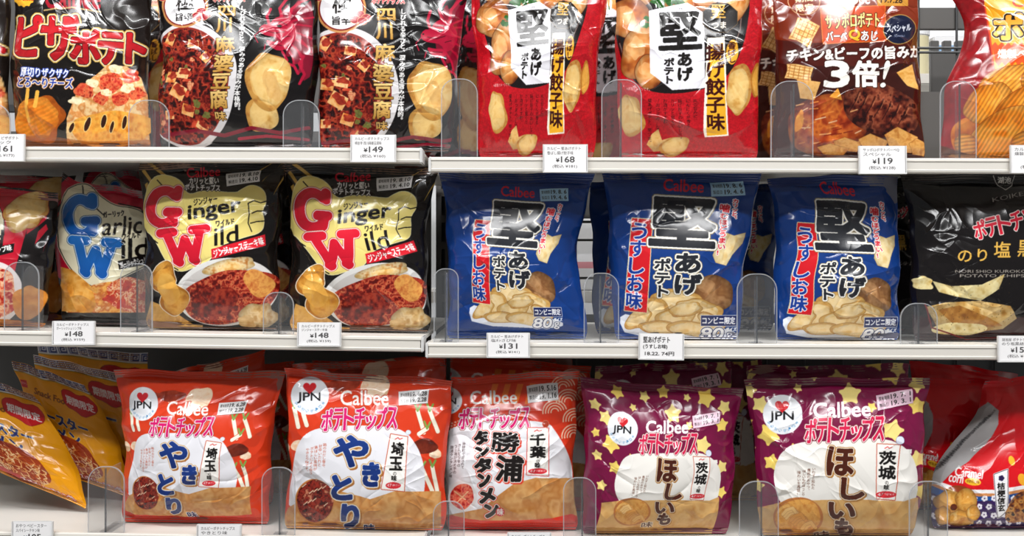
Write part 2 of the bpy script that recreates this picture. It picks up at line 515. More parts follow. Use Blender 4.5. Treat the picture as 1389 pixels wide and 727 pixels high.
def art_sapporo():
    a = Art(1022, -62, 1268, 222, '#38120c')
    a.poly([(1022, -62), (1268, -62), (1268, 30), (1180, 66), (1022, 60)], '#7a2a12', smooth=1)
    a.poly([(1022, 50), (1120, 62), (1268, 40), (1268, 90), (1022, 90)], '#4a150c', smooth=1)
    a.ell(1091, 2, 21, 17, '#7a2a12', outl=((1.2, '#d9b48a'),))
    a.text('期間', 1079, -8, 24, 10, '#ecd3b0', .5, rot=-6); a.text('限定', 1080, 5, 24, 10, '#ecd3b0', .5, rot=-6)
    a.text('Calbee', 1133, -11, 46, 17, '#e6dcd0', 1.5)
    a.poly([(1188, -4), (1231, -8), (1232, 8), (1190, 9)], '#c58a34'); a.text('19.7.28', 1194, -3, 30, 7, '#3a2412', .3)
    a.poly([(1114, 12), (1200, 8), (1202, 55), (1116, 60)], '#c2461a', ((1, '#e88a3a'),))
    a.text('サッポロポテト', 1120, 18, 73, 20, '#f7e08a', 1.0, ((1.2, '#4a1a08'),), rot=-2)
    a.text('バーベ', 1121, 43, 27, 12, W2, .8, ((1, '#4a1a08'),)); a.text('Q', 1151, 41, 15, 14, '#f3b42c', 1.2, ((1, '#4a1a08'),)); a.text('あじ', 1168, 42, 23, 13, W2, .8, ((1, '#4a1a08'),))
    a.ell(1220, 40, 21, 19, '#141a34', outl=((1.3, '#b8924a'),)); a.text('スペシャル', 1203, 34, 32, 9, '#dfe2ea', .4, rot=-3); a.text('Special', 1213, 47, 14, 4, '#a9b2c8')
    k = np.random.RandomState(8)
    # chicken and beef
    a.food(1122, 170, 56, 42, ['#6d1a0a', '#b5451a', '#d9752c', '#8e2a10'], -8, 2, .06, 14, shade=.35)
    a.food(1195, 148, 54, 34, ['#2a0907', '#561a10', '#7c3420', '#a8583a', '#3c100a'], 18, 3, .05, 9, shade=.3, contrast=1.9)
    for i in range(7):
        x = 1165 + i * 11
        a.stroke([[(x, 124 + i * 3.4), (x - 5, 138 + i * 3), (x - 12, 150 + i * 3)]], 1.5, '#240806', alpha=.7)
        a.stroke([[(x + 2, 126 + i * 3.4), (x - 3, 138 + i * 3)]], .8, '#d9966a', alpha=.6)
    for i in range(26):
        x, y = 1122 + k.uniform(-44, 44), 168 + k.uniform(-28, 28)
        a.stroke([[(x, y), (x + k.uniform(6, 16), y - k.uniform(0, 6))]], 1.6, ['#f0b878', '#e08a3c', '#f3d2a8', '#7a1c0a'][i % 4], alpha=.8)
    lattice(a, 1091, 43, 32, 36, 25, 1); lattice(a, 1083, 99, 36, 22, 10, 2)
    a.food(1094, 122, 20, 18, ['#c98a3c', '#e2b06a', '#d49a4c'], 10, 4, .1, 6, pts=[(1080, 108), (1112, 112), (1104, 136), (1084, 134)])
    a.food(1230, 104, 15, 18, ['#d9963c', '#f0bc6a', '#e0a24c'], 20, 5, .2, 6, pts=[(1217, 98), (1238, 87), (1246, 122), (1232, 116)])
    a.food(1134, 128, 10, 8, ['#d98a2c', '#f0b44c'], 0, 6, .2, 6, pts=[(1124, 132), (1136, 120), (1142, 136)])
    for x, y, w, h, r, s in ((1150, 196, 40, 20, -10, 3), (1185, 194, 40, 26, 18, 4), (1222, 190, 44, 36, -20, 6), (1130, 203, 44, 16, 6, 7), (1205, 205, 40, 14, 0, 8), (1245, 200, 26, 24, 20, 9)):
        a.food(x, y, w, h, ['#b87430', '#dba55a', '#c98a40'], r, s, .2, 6, pts=[(x - w / 2, y - h * .2), (x - w * .1, y - h / 2), (x + w / 2, y - h * .1), (x + w * .3, y + h / 2), (x - w * .3, y + h * .4)], outl=((.6, '#6d3510'),))
    a.food(1083, 165, 5, 16, ['#f0a838', '#e8882a'], 10, 6, .2, 5)
    a.text('チキン&ビーフの旨みが', 1067, 64, 184, 17, '#f6f2ea', 1.2, ((1.3, '#2a0c08'),), rot=-2)
    a.text('3', 1118, 84, 32, 34, '#f6f2ea', 2.4, ((1.4, '#2a0c08'),)); a.text('倍', 1156, 83, 36, 34, '#f6f2ea', 1.8, ((1.4, '#2a0c08'),)); a.text('!', 1198, 82, 7, 36, '#f6f2ea', 2, ((1.4, '#2a0c08'),), shear=-.2)
    return a.done()


def art_smoke():
    a = Art(1258, -62, 1500, 224, '#8e141a')
    a.speckle(.3, 5, 3)
    a.poly([(1336, -62), (1500, -62), (1500, 110), (1352, 112), (1344, 60), (1336, 8)], '#f0a01c')
    a.poly([(1336, 8), (1338, 8), (1352, 112), (1349, 112)], '#d8421c')
    a.text('Calbee', 1374, -4, 66, 13, '#d8402a', 1.6)
    for t, x, w in (('ポ', 1349, 38), ('テ', 1392, 34), ('ト', 1432, 26)):
        a.text(t, x, 19, w, 34, ('#e88a1c', '#f7d05a'), 2.4, ((2.6, '#1c0e06'), (1.6, '#fff2c8')))
    z = [(1345, 62)]
    for i in range(18):
        z += [(1350 + i * 9, 57), (1354 + i * 9, 62)]
    z += [(1500, 84)]
    for i in range(17, -1, -1):
        z += [(1354 + i * 9, 90), (1350 + i * 9, 84)]
    a.poly(z, '#e8501f')
    a.text('燻製ベーコン味', 1353, 67, 92, 12, '#faf4ee', .8)
    a.rect(1376, 94, 60, 9, '#d84a34'); a.text('ポテトチップス', 1378, 95, 56, 7, '#faf4ee', .4)
    a.food(1400, 190, 110, 50, ['#a8480f', '#d97a20', '#e8952f'], 0, 5, .1, 14)
    for x, y, rx, ry, r, s in ((1368, 112, 42, 22, -14, 1), (1432, 120, 50, 28, 20, 2), (1340, 140, 36, 24, -30, 3), (1395, 150, 56, 32, -24, 4), (1455, 165, 50, 36, 10, 5), (1360, 182, 56, 30, -30, 6), (1420, 200, 50, 24, 8, 7), (1310, 196, 16, 14, 20, 8)):
        a.food(x, y, rx, ry, ['#cf6812', '#e88a24', '#f2a544', '#dd7a1c'], r, s, .05, 20, ((.8, '#9a4208'),), .25, (5.0, r + 62, .16), 1.2)
    a.poly([(1264, 194), (1330, 214), (1500, 214), (1500, 224), (1258, 224)], '#5c2a12')
    return a.done()


def art_garlic():
    a = Art(66, 222, 224, 446, '#120e0e')
    a.poly([(82, 250), (92, 240), (150, 246), (210, 262), (224, 300), (224, 340), (150, 330), (84, 380), (66, 360), (66, 300)], '#b51430')
    B = [(88, 262), (104, 250), (122, 250), (136, 268), (156, 280), (180, 282), (198, 290), (213, 310), (214, 352), (186, 366), (160, 378), (142, 390), (122, 388), (98, 368), (82, 340), (78, 305)]
    a.poly(B, '#ece4c4', ((1.4, '#15110f'), (1.2, '#ece4c4')), smooth=2)
    a.stroke([[(112, 252), (116, 270), (140, 292)], [(160, 276), (190, 282), (212, 306)], [(92, 370), (112, 386), (140, 394)]], 1.6, '#15110f')
    a.food(150, 412, 60, 30, ['#d8842c', '#edb35c', '#c8682a', '#f0d09a'], seed=4, cell=8)
    letter_G(a, 88, 266, 44, 56, ('#1c74c8', '#1250a0'), ((1.2, '#d9e8f3'), (1, '#1b3c66')), 13, -4)
    letter_W(a, 96, 324, 64, 50, ('#1c74c8', '#1250a0'), ((1.2, '#d9e8f3'), (1, '#1b3c66')), 12, 4)
    a.text('ガーリック', 139, 286, 29, 8, '#15110f', .5, rot=-6)
    a.text('arlic', 138, 294, 56, 24, '#15110f', 2.0, rot=-3, shear=-.1)
    a.text('ワイルド', 167, 316, 25, 8, '#15110f', .5, rot=-8)
    a.text('ild', 166, 324, 36, 25, '#15110f', 2.0, rot=-3, shear=-.1)
    a.poly([(160, 354), (216, 341), (217, 355), (162, 366)], '#15110f'); a.text('ガーリックシュリンプ味', 163, 350, 52, 9, W2, .4, rot=-12)
    a.food(180, 400, 34, 24, ['#c23a1c', '#e07a4a', '#f3d0a8', '#b82414', '#e8a070'], seed=9, rough=.1, cell=5, contrast=2.2)
    for x, y in ((150, 405), (172, 388), (196, 402), (165, 412)):
        a.food(x, y, 7, 6, ['#a8180f', '#d4452a'], 0, int(x), .3, 4)
    a.food(106, 395, 26, 34, ['#d98e30', '#f0b45c', '#e8a040', '#c87a24'], seed=6, cell=10, pts=[(83, 362), (98, 366), (124, 388), (132, 412), (126, 424), (84, 422)], shade=.1)
    a.rect(66, 424, 160, 30, '#15110f')
    return a.done()


def art_chilli():
    a = Art(-126, 226, 96, 456, '#15100f')
    a.poly([(-126, 240), (60, 262), (40, 300), (22, 360), (14, 400), (-126, 420)], '#bd142c')
    for k in range(5):
        a.poly([(10 + 14 * k, 272 + k * 14), (64, 262 + 14 * k), (66, 269 + 14 * k), (12 + 12 * k, 290 + k * 14)], '#c81a30')
    a.poly([(-110, 262), (-20, 268), (6, 285), (4, 330), (-40, 350), (-126, 340)], '#ece4c4', ((1.2, '#15110f'),), smooth=1)
    letter_G(a, -112, 262, 44, 50, '#cf1228', ((1.2, W2),), 12); letter_W(a, -100, 318, 60, 40, '#cf1228', ((1.2, W2),), 11)
    a.text('hilli', -52, 284, 52, 22, '#15110f', 2, shear=-.1); a.text('ild', -26, 312, 30, 22, '#15110f', 2, shear=-.1)
    a.poly([(-40, 342), (20, 330), (18, 342), (-40, 356)], '#15110f'); a.text('シュリンプ味', -28, 336, 44, 8, W2, .4, rot=-12)
    a.chip(38, 285, 32, 22, -6, 4, 0, ((1.2, '#8a1a14'),)); a.chip(24, 300, 16, 16, 0, 5, 0)
    a.ell(-12, 398, 44, 44, '#e6dcd8'); a.food(-14, 398, 38, 38, ['#b8241a', '#e07a52', '#f0c8a0', '#a81812'], seed=3, cell=6, contrast=2)
    a.food(40, 410, 22, 24, ['#c8741f', '#e8a04a'], 0, 5, .2, 8)
    a.food(-10, 448, 80, 16, ['#b8681f', '#d8903f'], 0, 5, .1, 8)
    return a.done()


def art_ginger():
    a = Art(178, 206, 402, 458, '#14100e')
    for x, y, dx, dy in ((200, 222, 30, 24), (192, 232, 16, 22), (382, 222, -26, 26), (372, 220, -22, 14), (386, 236, -14, 30), (196, 250, 8, 26)):
        a.poly([(x, y), (x + dx, y + dy), (x + dx + 2, y + dy - 3), (x + 4, y - 3)], '#c9a24e')
    q = [(60, 90), (110, 68), (178, 92), (198, 150), (260, 128), (380, 142), (398, 128), (440, 108), (484, 128), (494, 170), (474, 205), (484, 240), (474, 284), (400, 302), (300, 340), (290, 386), (240, 404), (170, 432), (120, 392), (80, 300), (45, 270), (35, 200)]
    T = lambda p: (180 + p[0] / 2.69, 210 + p[1] / 2.69)
    a.poly([T(p) for p in q], '#ead77e', ((.8, '#f6eec0'),), smooth=2)
    for l in ([(425, 178), (446, 168), (470, 176), (494, 170)], [(440, 214), (458, 206), (482, 206)], [(432, 250), (456, 244), (482, 242)], [(425, 178), (430, 216), (424, 250), (436, 280)], [(88, 92), (112, 120), (98, 150)], [(46, 262), (62, 296), (92, 322)], [(96, 350), (122, 396), (166, 420)]):
        a.stroke([[T(p) for p in l]], 1.5, '#14100e')
    o = ((1.4, '#f4f0ea'), (1.0, '#b03a30'))
    letter_G(a, 200, 254, 46, 54, ('#e01c34', '#c01028'), o, 13, 2)
    letter_W(a, 219, 310, 64, 48, ('#e01c34', '#c01028'), o, 12, -6)
    a.text('ジンジャー', 263, 268, 33, 9, '#14100e', .6, rot=-9)
    a.text('inger', 256, 274, 72, 24, '#14100e', 2.1, rot=-9, shear=-.12)
    a.text('ワイルド', 294, 298, 25, 8, '#14100e', .5, rot=-8)
    a.text('ild', 292, 307, 32, 24, '#14100e', 2.1, rot=-7, shear=-.12)
    a.poly([(288, 338), (360, 318), (361, 333), (289, 352)], '#d81c2c'); a.text('ジンジャーステーキ味', 290, 330, 69, 11, '#faf4f0', .8, rot=-15.5)
    a.text('Calbee', 253, 227, 46, 13, '#cf1a30', 1.3, rot=-3)
    a.text('カリッと堅い', 256, 241, 42, 9, W2, .4, ((.8, '#14100e'),)); a.text('ポテトチップス', 250, 250, 50, 9, W2, .6, ((.8, '#14100e'),), rot=2)
    a.ell(308, 396, 70, 46, '#dedcd8', rot=-6); a.ell(308, 398, 64, 41, '#c9c4c0', rot=-6)
    a.food(313, 362, 36, 11, ['#d99a4a', '#f0c880', '#f6dfae', '#c97a30'], -8, 4, .12, 8, shade=.3)
    a.food(313, 402, 66, 36, ['#5c0e0a', '#93251a', '#b8442c', '#d47a4e', '#7a1410', '#a83520'], -10, 5, .1, 6, contrast=2.4)
    a.food(352, 384, 22, 16, ['#b8602c', '#dda050', '#c67a3c'], 20, 8, .2, 6)
    a.food(292, 410, 30, 22, ['#4a0a08', '#7d1a12', '#a83a24'], -10, 7, .2, 5, contrast=2.2)
    a.food(230, 430, 40, 22, ['#b98238', '#d9a658', '#c99448'], 0, 5, .1, 8, pts=[(204, 408), (232, 420), (262, 440), (330, 446), (198, 448), (198, 432)])
    a.chip(222, 378, 17, 22, -10, 4, 1, ((1.6, '#efe6d2'),)); a.chip(236, 406, 19, 22, -30, 6, 1, ((1.6, '#efe6d2'),)); a.food(228, 392, 14, 22, ['#e0a040', '#edb658'], -20, 3, .1, 9)
    a.food(352, 428, 24, 18, ['#b98a4e', '#e0b878', '#eed2a0', '#c79a5c'], -20, 9, .22, 9, shade=.3); a.food(336, 436, 12, 8, ['#c79a5c', '#e6c48c'], 10, 3, .2, 6)
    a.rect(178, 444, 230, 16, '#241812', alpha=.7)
    return a.done()


def art_blue():
    a = Art(805, 222, 1042, 478, '#12387c')
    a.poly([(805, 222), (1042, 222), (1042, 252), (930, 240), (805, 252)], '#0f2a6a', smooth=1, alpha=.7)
    a.text('Calbee', 900, 244, 54, 16, '#d81c30', 1.6, rot=3)
    # chips and plate
    a.poly([(838, 432), (852, 424), (900, 446), (985, 444), (1005, 455), (985, 462), (850, 457)], '#dfe3ee', smooth=1)
    a.food(967, 398, 28, 25, ['#9a6a3c', '#b8885a', '#8a5a34', '#a87848'], 10, 3, .04, 14, shade=.35); a.ell(958, 388, 12, 9, '#c69a6c', alpha=.35)
    for x, y, rx, ry, r, s in ((920, 408, 34, 15, 10, 1), (885, 422, 22, 18, 0, 2), (950, 424, 34, 17, 14, 3), (866, 432, 20, 11, -30, 4), (915, 432, 26, 14, -6, 5), (895, 444, 26, 9, 4, 6), (940, 446, 34, 10, 6, 7), (965, 436, 20, 9, 24, 8), (930, 420, 22, 9, -14, 9)):
        a.chip(x, y, rx, ry, r, s, 4, ((.7, '#a87430'),))
    a.food(985, 340, 17, 28, ['#e2c07e', '#f0dcaa', '#e8ca8e'], 18, 4, .12, 10, ((.6, '#b98a4a'),), .2, pts=[(973, 330), (984, 316), (994, 320), (1010, 316), (1006, 330), (992, 346), (984, 360), (970, 356), (966, 346)])
    o = ((2.6, '#f3efe6'), (1.2, '#8a7444'))
    a.poly([(857, 296), (885, 298), (877, 424), (847, 421)], '#cf1a24', ((1.2, '#e8d8a8'),))
    for i, t in enumerate('うすしお味'):
        a.text(t, 857 - i * 1.8, 303 + i * 23.5, 20, 21, '#173a94', 1.1, ((1.6, '#f6f4f2'),), rot=3)
    for l in ():
        pass
    a.text('堅', 884, 271, 84, 62, '#23252b', 3.6, o, rot=3)
    a.vtext('ポテト', 886, 350, 24, 54, '#23252b', 1.0, ((2.2, '#f3efe6'), (1, '#8a7444')), rot=2)
    a.vtext('あげ', 912, 342, 40, 58, '#23252b', 1.7, ((2.4, '#f3efe6'), (1, '#8a7444')), rot=2)
    a.text('噛', 976, 277, 13, 11, '#d81c2c', .7, ((1.2, '#f6f4f2'),), rot=8)
    a.vtext('むほどうまい!', 973, 289, 12, 58, '#d81c2c', .6, ((1.2, '#f6f4f2'),), rot=5)
    a.vtext('カリッと、', 991, 270, 9, 30, '#d81c2c', .3, ((1.2, '#f6f4f2'),), rot=6)
    a.rect(951, 428, 48, 14, '#16245e', ((1, '#eef0f6'),)); a.text('コンビニ限定', 953, 430, 44, 9.5, '#f6f6fa', .6)
    a.text('80', 951, 445, 30, 15, '#f6f6fa', 1.3, ((1.2, '#101c50'), (.8, '#f6f6fa')), shear=-.2)
    a.text('サイズ', 985, 444, 14, 5, '#f6f6fa', .3); a.text('g', 985, 451, 9, 11, '#f6f6fa', .9, ((1, '#101c50'),))
    return a.done()


def art_nori():
    a = Art(1205, 224, 1470, 484, '#141010')
    a.poly([(1205, 420), (1300, 440), (1470, 420), (1470, 484), (1205, 484)], '#3a1214', smooth=1, alpha=.8)
    a.stroke([[(1347, 238), (1352, 252), (1361, 258), (1371, 252), (1376, 238)]], 1, '#e8e4dc'); a.text('湖池', 1353, 240, 18, 9, '#e8e4dc', .5)
    a.text('KOIKEYA', 1344, 262, 62, 6, '#9a948c', .2, rot=-12)
    for i, t in enumerate('ポテトチップス'):
        a.text(t, 1320 + i * 16.5, 299 - i * 4.0, 16, 25 if t != 'ッ' else 15, '#cf1c34', 1.4, ((1.4, '#f4e8e0'),), rot=-14)
    for t, x, y, w, h in (('の', 1297, 340, 19, 15), ('り', 1325, 338, 13, 16), ('塩', 1348, 328, 22, 21), ('黒', 1380, 326, 20, 22), ('胡', 1408, 324, 20, 22), ('椒', 1434, 322, 20, 22)):
        a.text(t, x, y, w, h, '#d9ab4c', .6)
    a.text('NORI SHIO KUROKOSHO', 1294, 366, 120, 4, '#a49c92'); a.text('POTATO CHIPS', 1300, 372, 90, 4, '#a49c92')
    P = ['#d9c078', '#efe0a8', '#e5cf90', '#c9a85c']
    a.food(1250, 384, 14, 9, P, 10, 3, .2, 8)
    a.food(1314, 392, 50, 18, P, 0, 4, .1, 10, pts=[(1263, 381), (1290, 388), (1330, 386), (1363, 372), (1355, 392), (1330, 408), (1295, 402), (1272, 396)], shade=.15)
    a.food(1320, 420, 62, 26, ['#c99a50', '#e8c88a', '#d9b06a', '#b98238'], 8, 5, .06, 12, pts=[(1252, 416), (1280, 410), (1330, 408), (1370, 415), (1379, 432), (1360, 446), (1310, 452), (1270, 444)], shade=.2)
    a.food(1318, 424, 46, 10, ['#8a5424', '#a8702f', '#c48c44'], 12, 6, .12, 8, pts=[(1270, 420), (1300, 414), (1340, 430), (1360, 442), (1330, 444), (1290, 438)])
    a.food(1300, 446, 36, 9, P, 0, 7, .12, 8)
    k = np.random.RandomState(6)
    for i in range(90):
        x, y = k.uniform(1262, 1374), k.uniform(380, 448)
        if (abs(y - 392) < 9 or 412 < y < 448):
            a.ell(x, y, .7, .6, '#4a3a1c', alpha=.7)
    a.stroke([[(1252, 412), (1262, 444), (1310, 460), (1400, 456)]], 2, '#7a1c1c')
    return a.done()


def art_babystar():
    """flat design, 130 wide, 170 high"""
    a = Art(0, 0, 130, 170, '#f0a010')
    a.rect(0, 0, 130, 15, '#dfe0e6')
    for i in range(11):
        x = 2 + i * 12
        N = '#1f2d6a'
        a.rect(x, 1.5, 10, 11, N)
        a.stroke([[(x + 1.5, 11), (x + 1.5, 3.5), (x + 8.3, 3.5), (x + 8.3, 9), (x + 4.2, 9), (x + 4.2, 6.3), (x + 6.2, 6.3)]], 1.1, '#dfe0e6')
    a.rect(0, 14.5, 130, 1.2, '#b89a4a')
    a.poly([(3, 28), (16, 26), (15, 37), (2, 39)], '#c81a24'); a.text('おやつ', 4, 30, 10, 4, W2, .3)
    a.text('Snack Food', 28, 34, 54, 9, '#7a3a08', .5, rot=4, shear=-.2)
    a.poly([(78, 22), (92, 20), (104, 24), (120, 20), (127, 30), (122, 44), (112, 50), (100, 56), (90, 48), (78, 46), (74, 34)], '#c8141f', ((.8, '#8e0c14'),), smooth=1)
    a.text('期間限定', 80, 30, 40, 13, W2, 1.2, rot=6)
    a.text('ベビースター', 6, 62, 92, 17, '#1b2a72', 1.8, ((1.0, '#f6d890'),), rot=4)
    a.text('ラーメン', 10, 84, 70, 17, '#1b2a72', 1.8, ((1.0, '#f6d890'),), rot=4)
    k = np.random.RandomState(4)
    a.food(40, 130, 60, 36, ['#7a200c', '#a8401a', '#8e2c10'], 0, 4, .08, 8)
    for i in range(240):
        x, y = 40 + k.uniform(-52, 52), 130 + k.uniform(-30, 30)
        if ((x - 40) / 56) ** 2 + ((y - 130) / 33) ** 2 < 1:
            t = k.uniform(0, 3.14); l = k.uniform(3, 8)
            a.stroke([[(x, y), (x + l * math.cos(t), y + l * math.sin(t)), (x + l * 1.6 * math.cos(t + .7), y + l * 1.6 * math.sin(t + .7))]], 1.3, ['#e8b478', '#d98c4a', '#b8521f', '#f0cc98'][i % 4])
    a.food(30, 156, 22, 8, ['#b81a1a', '#d8382c'], 0, 5, .2, 6)
    a.text('スパイシーチキン味', 50, 155, 66, 9, W2, .6, ((1.1, '#b8141c'),), rot=3)
    return a.done()


def jpn_badge(a, cx, cy, r):
    a.ell(cx, cy, r, r, '#e6e8ec', outl=((.5, '#c9ccd4'),))
    heart(a, cx - r * .02, cy - r * .42, r * .36, '#d0242c')
    t = r / 25
    a.text('JPN', cx - 17 * t, cy - 4 * t, 31 * t, 14 * t, '#1b1a1c', 1.0 * t)
    for i, k in enumerate('おもろいぜ!日本'):
        th = math.radians(152 - i * 17.5)
        a.text(k, cx + r * .82 * math.cos(th) - 2 * t, cy + r * .82 * math.sin(th) - 2 * t, 4 * t, 4 * t, '#4a86b8', .2, rot=math.degrees(-(math.pi / 2 - th)) * -1 - 90 + 90)


def pote(a, x, y, w, h, slope, col='#cf1468'):
    n = 'ポテトチップス'; cw = w / 7.0
    for i, k in enumerate(n):
        s = .62 if k == 'ッ' else 1
        nh = h * s
        a.text(k, x + i * cw + cw * .04, y + slope * i / 6 + (h - nh), cw * .92, nh, col, 1.7, ((1.5, '#f6eef0'), (1.1, '#7a3a2a')), rot=-1, shear=-.08)


def panel(a, q, kanji, y0, y1, bcol='#c0492a'):
    """white slip with a red frame: prefecture name, 'no aji' and a red oval"""
    a.poly(q, '#f4f0ea', ((1.3, bcol),))
    xt = (q[0][0] + q[1][0]) / 2; xb = (q[2][0] + q[3][0]) / 2; yt = (q[0][1] + q[1][1]) / 2; yb = (q[2][1] + q[3][1]) / 2
    X = lambda f: xt + (xb - xt) * f
    H = yb - yt; W = q[1][0] - q[0][0]
    a.stroke([[(X(.06) - 5, yt + H * .07), (X(.06) - 1, yt + H * .04), (X(.06) + 1, yt + H * .07), (X(.06) + 5, yt + H * .05)]], 1.2, '#cf3a3a')
    for i, k in enumerate(kanji):
        f = .13 + i * .265
        a.text(k, X(f + .12) - W * .36, yt + H * f, W * .72, H * .235, '#15110f', .7)
    a.text('の', X(.70) - 2.2, yt + H * .67, 4.5, 4.5, '#15110f', .3)
    a.text('味', X(.78) - 3.5, yt + H * .735, 7, 7, '#15110f', .4)
    a.ell(X(.92), yt + H * .915, W * .46, H * .062, '#cf2a34')
    a.text('47', X(.92) - W * .38, yt + H * .885, W * .28, H * .055, W2, .4); a.text('都道府県の味', X(.92) - W * .05, yt + H * .892, W * .42, H * .036, W2, .1)


def smalltext(a, lines, x, y, w, gap, col, rot=0):
    for i, (t, h) in enumerate(lines):
        a.vtext(t, x - i * gap, y + i * 1.5, w, h, col, .15, rot=rot)


def art_yakitori():
    a = Art(376, 484, 624, 736, '#d63c1c')
    T = lambda x, y: (370 + x / 2.723, 460 + y / 2.723)
    # pale leeks, onions, meat pieces
    for x, y, r in ((40, 400, 26), (96, 390, 24), (380, 175, 52), (270, 180, 24), (600, 420, 22), (520, 650, 46)):
        a.food(*T(x, y), r / 2.7, r / 3.1, ['#f0c8a0', '#f6dfc4', '#e8b088'], 0, x, .12, 8)
    for p, q in (((535, 265), (558, 345)), ((580, 265), (610, 340)), ((85, 250), (100, 320)), ((108, 240), (130, 315)), ((552, 475), (590, 560)), ((590, 470), (608, 560)), ((570, 330), (540, 350))):
        a.stroke([[T(*p), T(*q)]], 5.5, '#f2ecd8', outl=((.7, '#c23a18'),)); 
        a.stroke([[T(p[0] - 10, p[1] - 26), T(*p)], [T(p[0] + 12, p[1] - 24), T(*p)]], 2.8, '#7fa04a')
    a.food(*T(265, 168), 20, 9, ['#7d2412', '#a8402a'], 0, 5, .15, 6); a.food(*T(560, 395), 17, 11, ['#5c1c10', '#7d2c18'], 0, 6, .12, 7)
    a.food(*T(195, 170), 8, 5, ['#7d2412', '#a8402a'], 0, 7, .15, 6)
    a.poly([T(*q) for q in ((62, 560), (78, 470), (92, 390), (130, 338), (210, 318), (430, 322), (500, 346), (548, 420), (566, 500), (556, 600), (300, 640), (60, 640))], '#e6e5ea', smooth=2)
    a.food(*T(330, 680), 100, 40, ['#c98a4c', '#dba768', '#c27f40', '#d49a5a'], 0, 6, .06, 16, pts=[T(20, 690), T(60, 620), T(140, 575), T(250, 560), T(360, 590), T(450, 560), T(640, 560), T(640, 720), T(10, 725)])
    a.food(*T(330, 720), 110, 10, ['#d0321a'], 0, 6, .0, 16, pts=[T(0, 690), T(90, 706), T(330, 712), T(560, 704), T(680, 690), T(680, 760), T(0, 760)])
    a.ell(*T(155, 597), 26, 30, '#c27a3c'); a.food(*T(158, 596), 24.5, 29, ['#3d0f0a', '#7a1c12', '#a03424', '#5c120c', '#c87a5a'], 0, 5, .05, 5, contrast=2.3)
    for i in range(9):
        x, y = T(110 + (i * 37) % 90, 545 + (i * 53) % 100); a.stroke([[(x, y), (x + 5, y - 4)]], 1.3, '#e8c8a8')
    jpn_badge(a, *T(140, 207), 25)
    a.text('Calbee', *T(252, 190), 64, 20, '#f7f3f0', 1.7, ((1.5, '#d0401e'),), rot=1)
    pote(a, *T(182, 258), 102, 29, -2)
    o = ((1.6, '#f6f0ea'), (1.6, '#c79a5c'))
    for k, x, y, w, h in (('や', 230, 360, 118, 108), ('き', 335, 460, 58, 80), ('と', 222, 505, 68, 84), ('り', 258, 612, 58, 82)):
        a.text(k, *T(x, y), w / 2.72, h / 2.72, ('#1d3f8e', '#12265e'), 2.6, o, shadow=(2, 2, '#a86a34', 3.0))
    a.text('味', *T(338, 683), 14, 13, '#12265e', 1.2, ((1.4, '#f6f0ea'),))
    panel(a, [T(435, 352), T(497, 362), T(486, 560), T(402, 552)], '埼玉', 0, 0)
    smalltext(a, (('鶏のおだし香る、', 36), ('甘辛いたれと', 30), ('香ばしい風味が', 34), ('ポテトによく合う', 38), ('やきとり味です。', 34)), *T(185, 382), 5, 5.6, '#b8503a', 3)
    a.ell(*T(500, 345), 3.4, 3.0, '#dfe4ea', outl=((.5, '#8a94a8'),))
    return a.done()


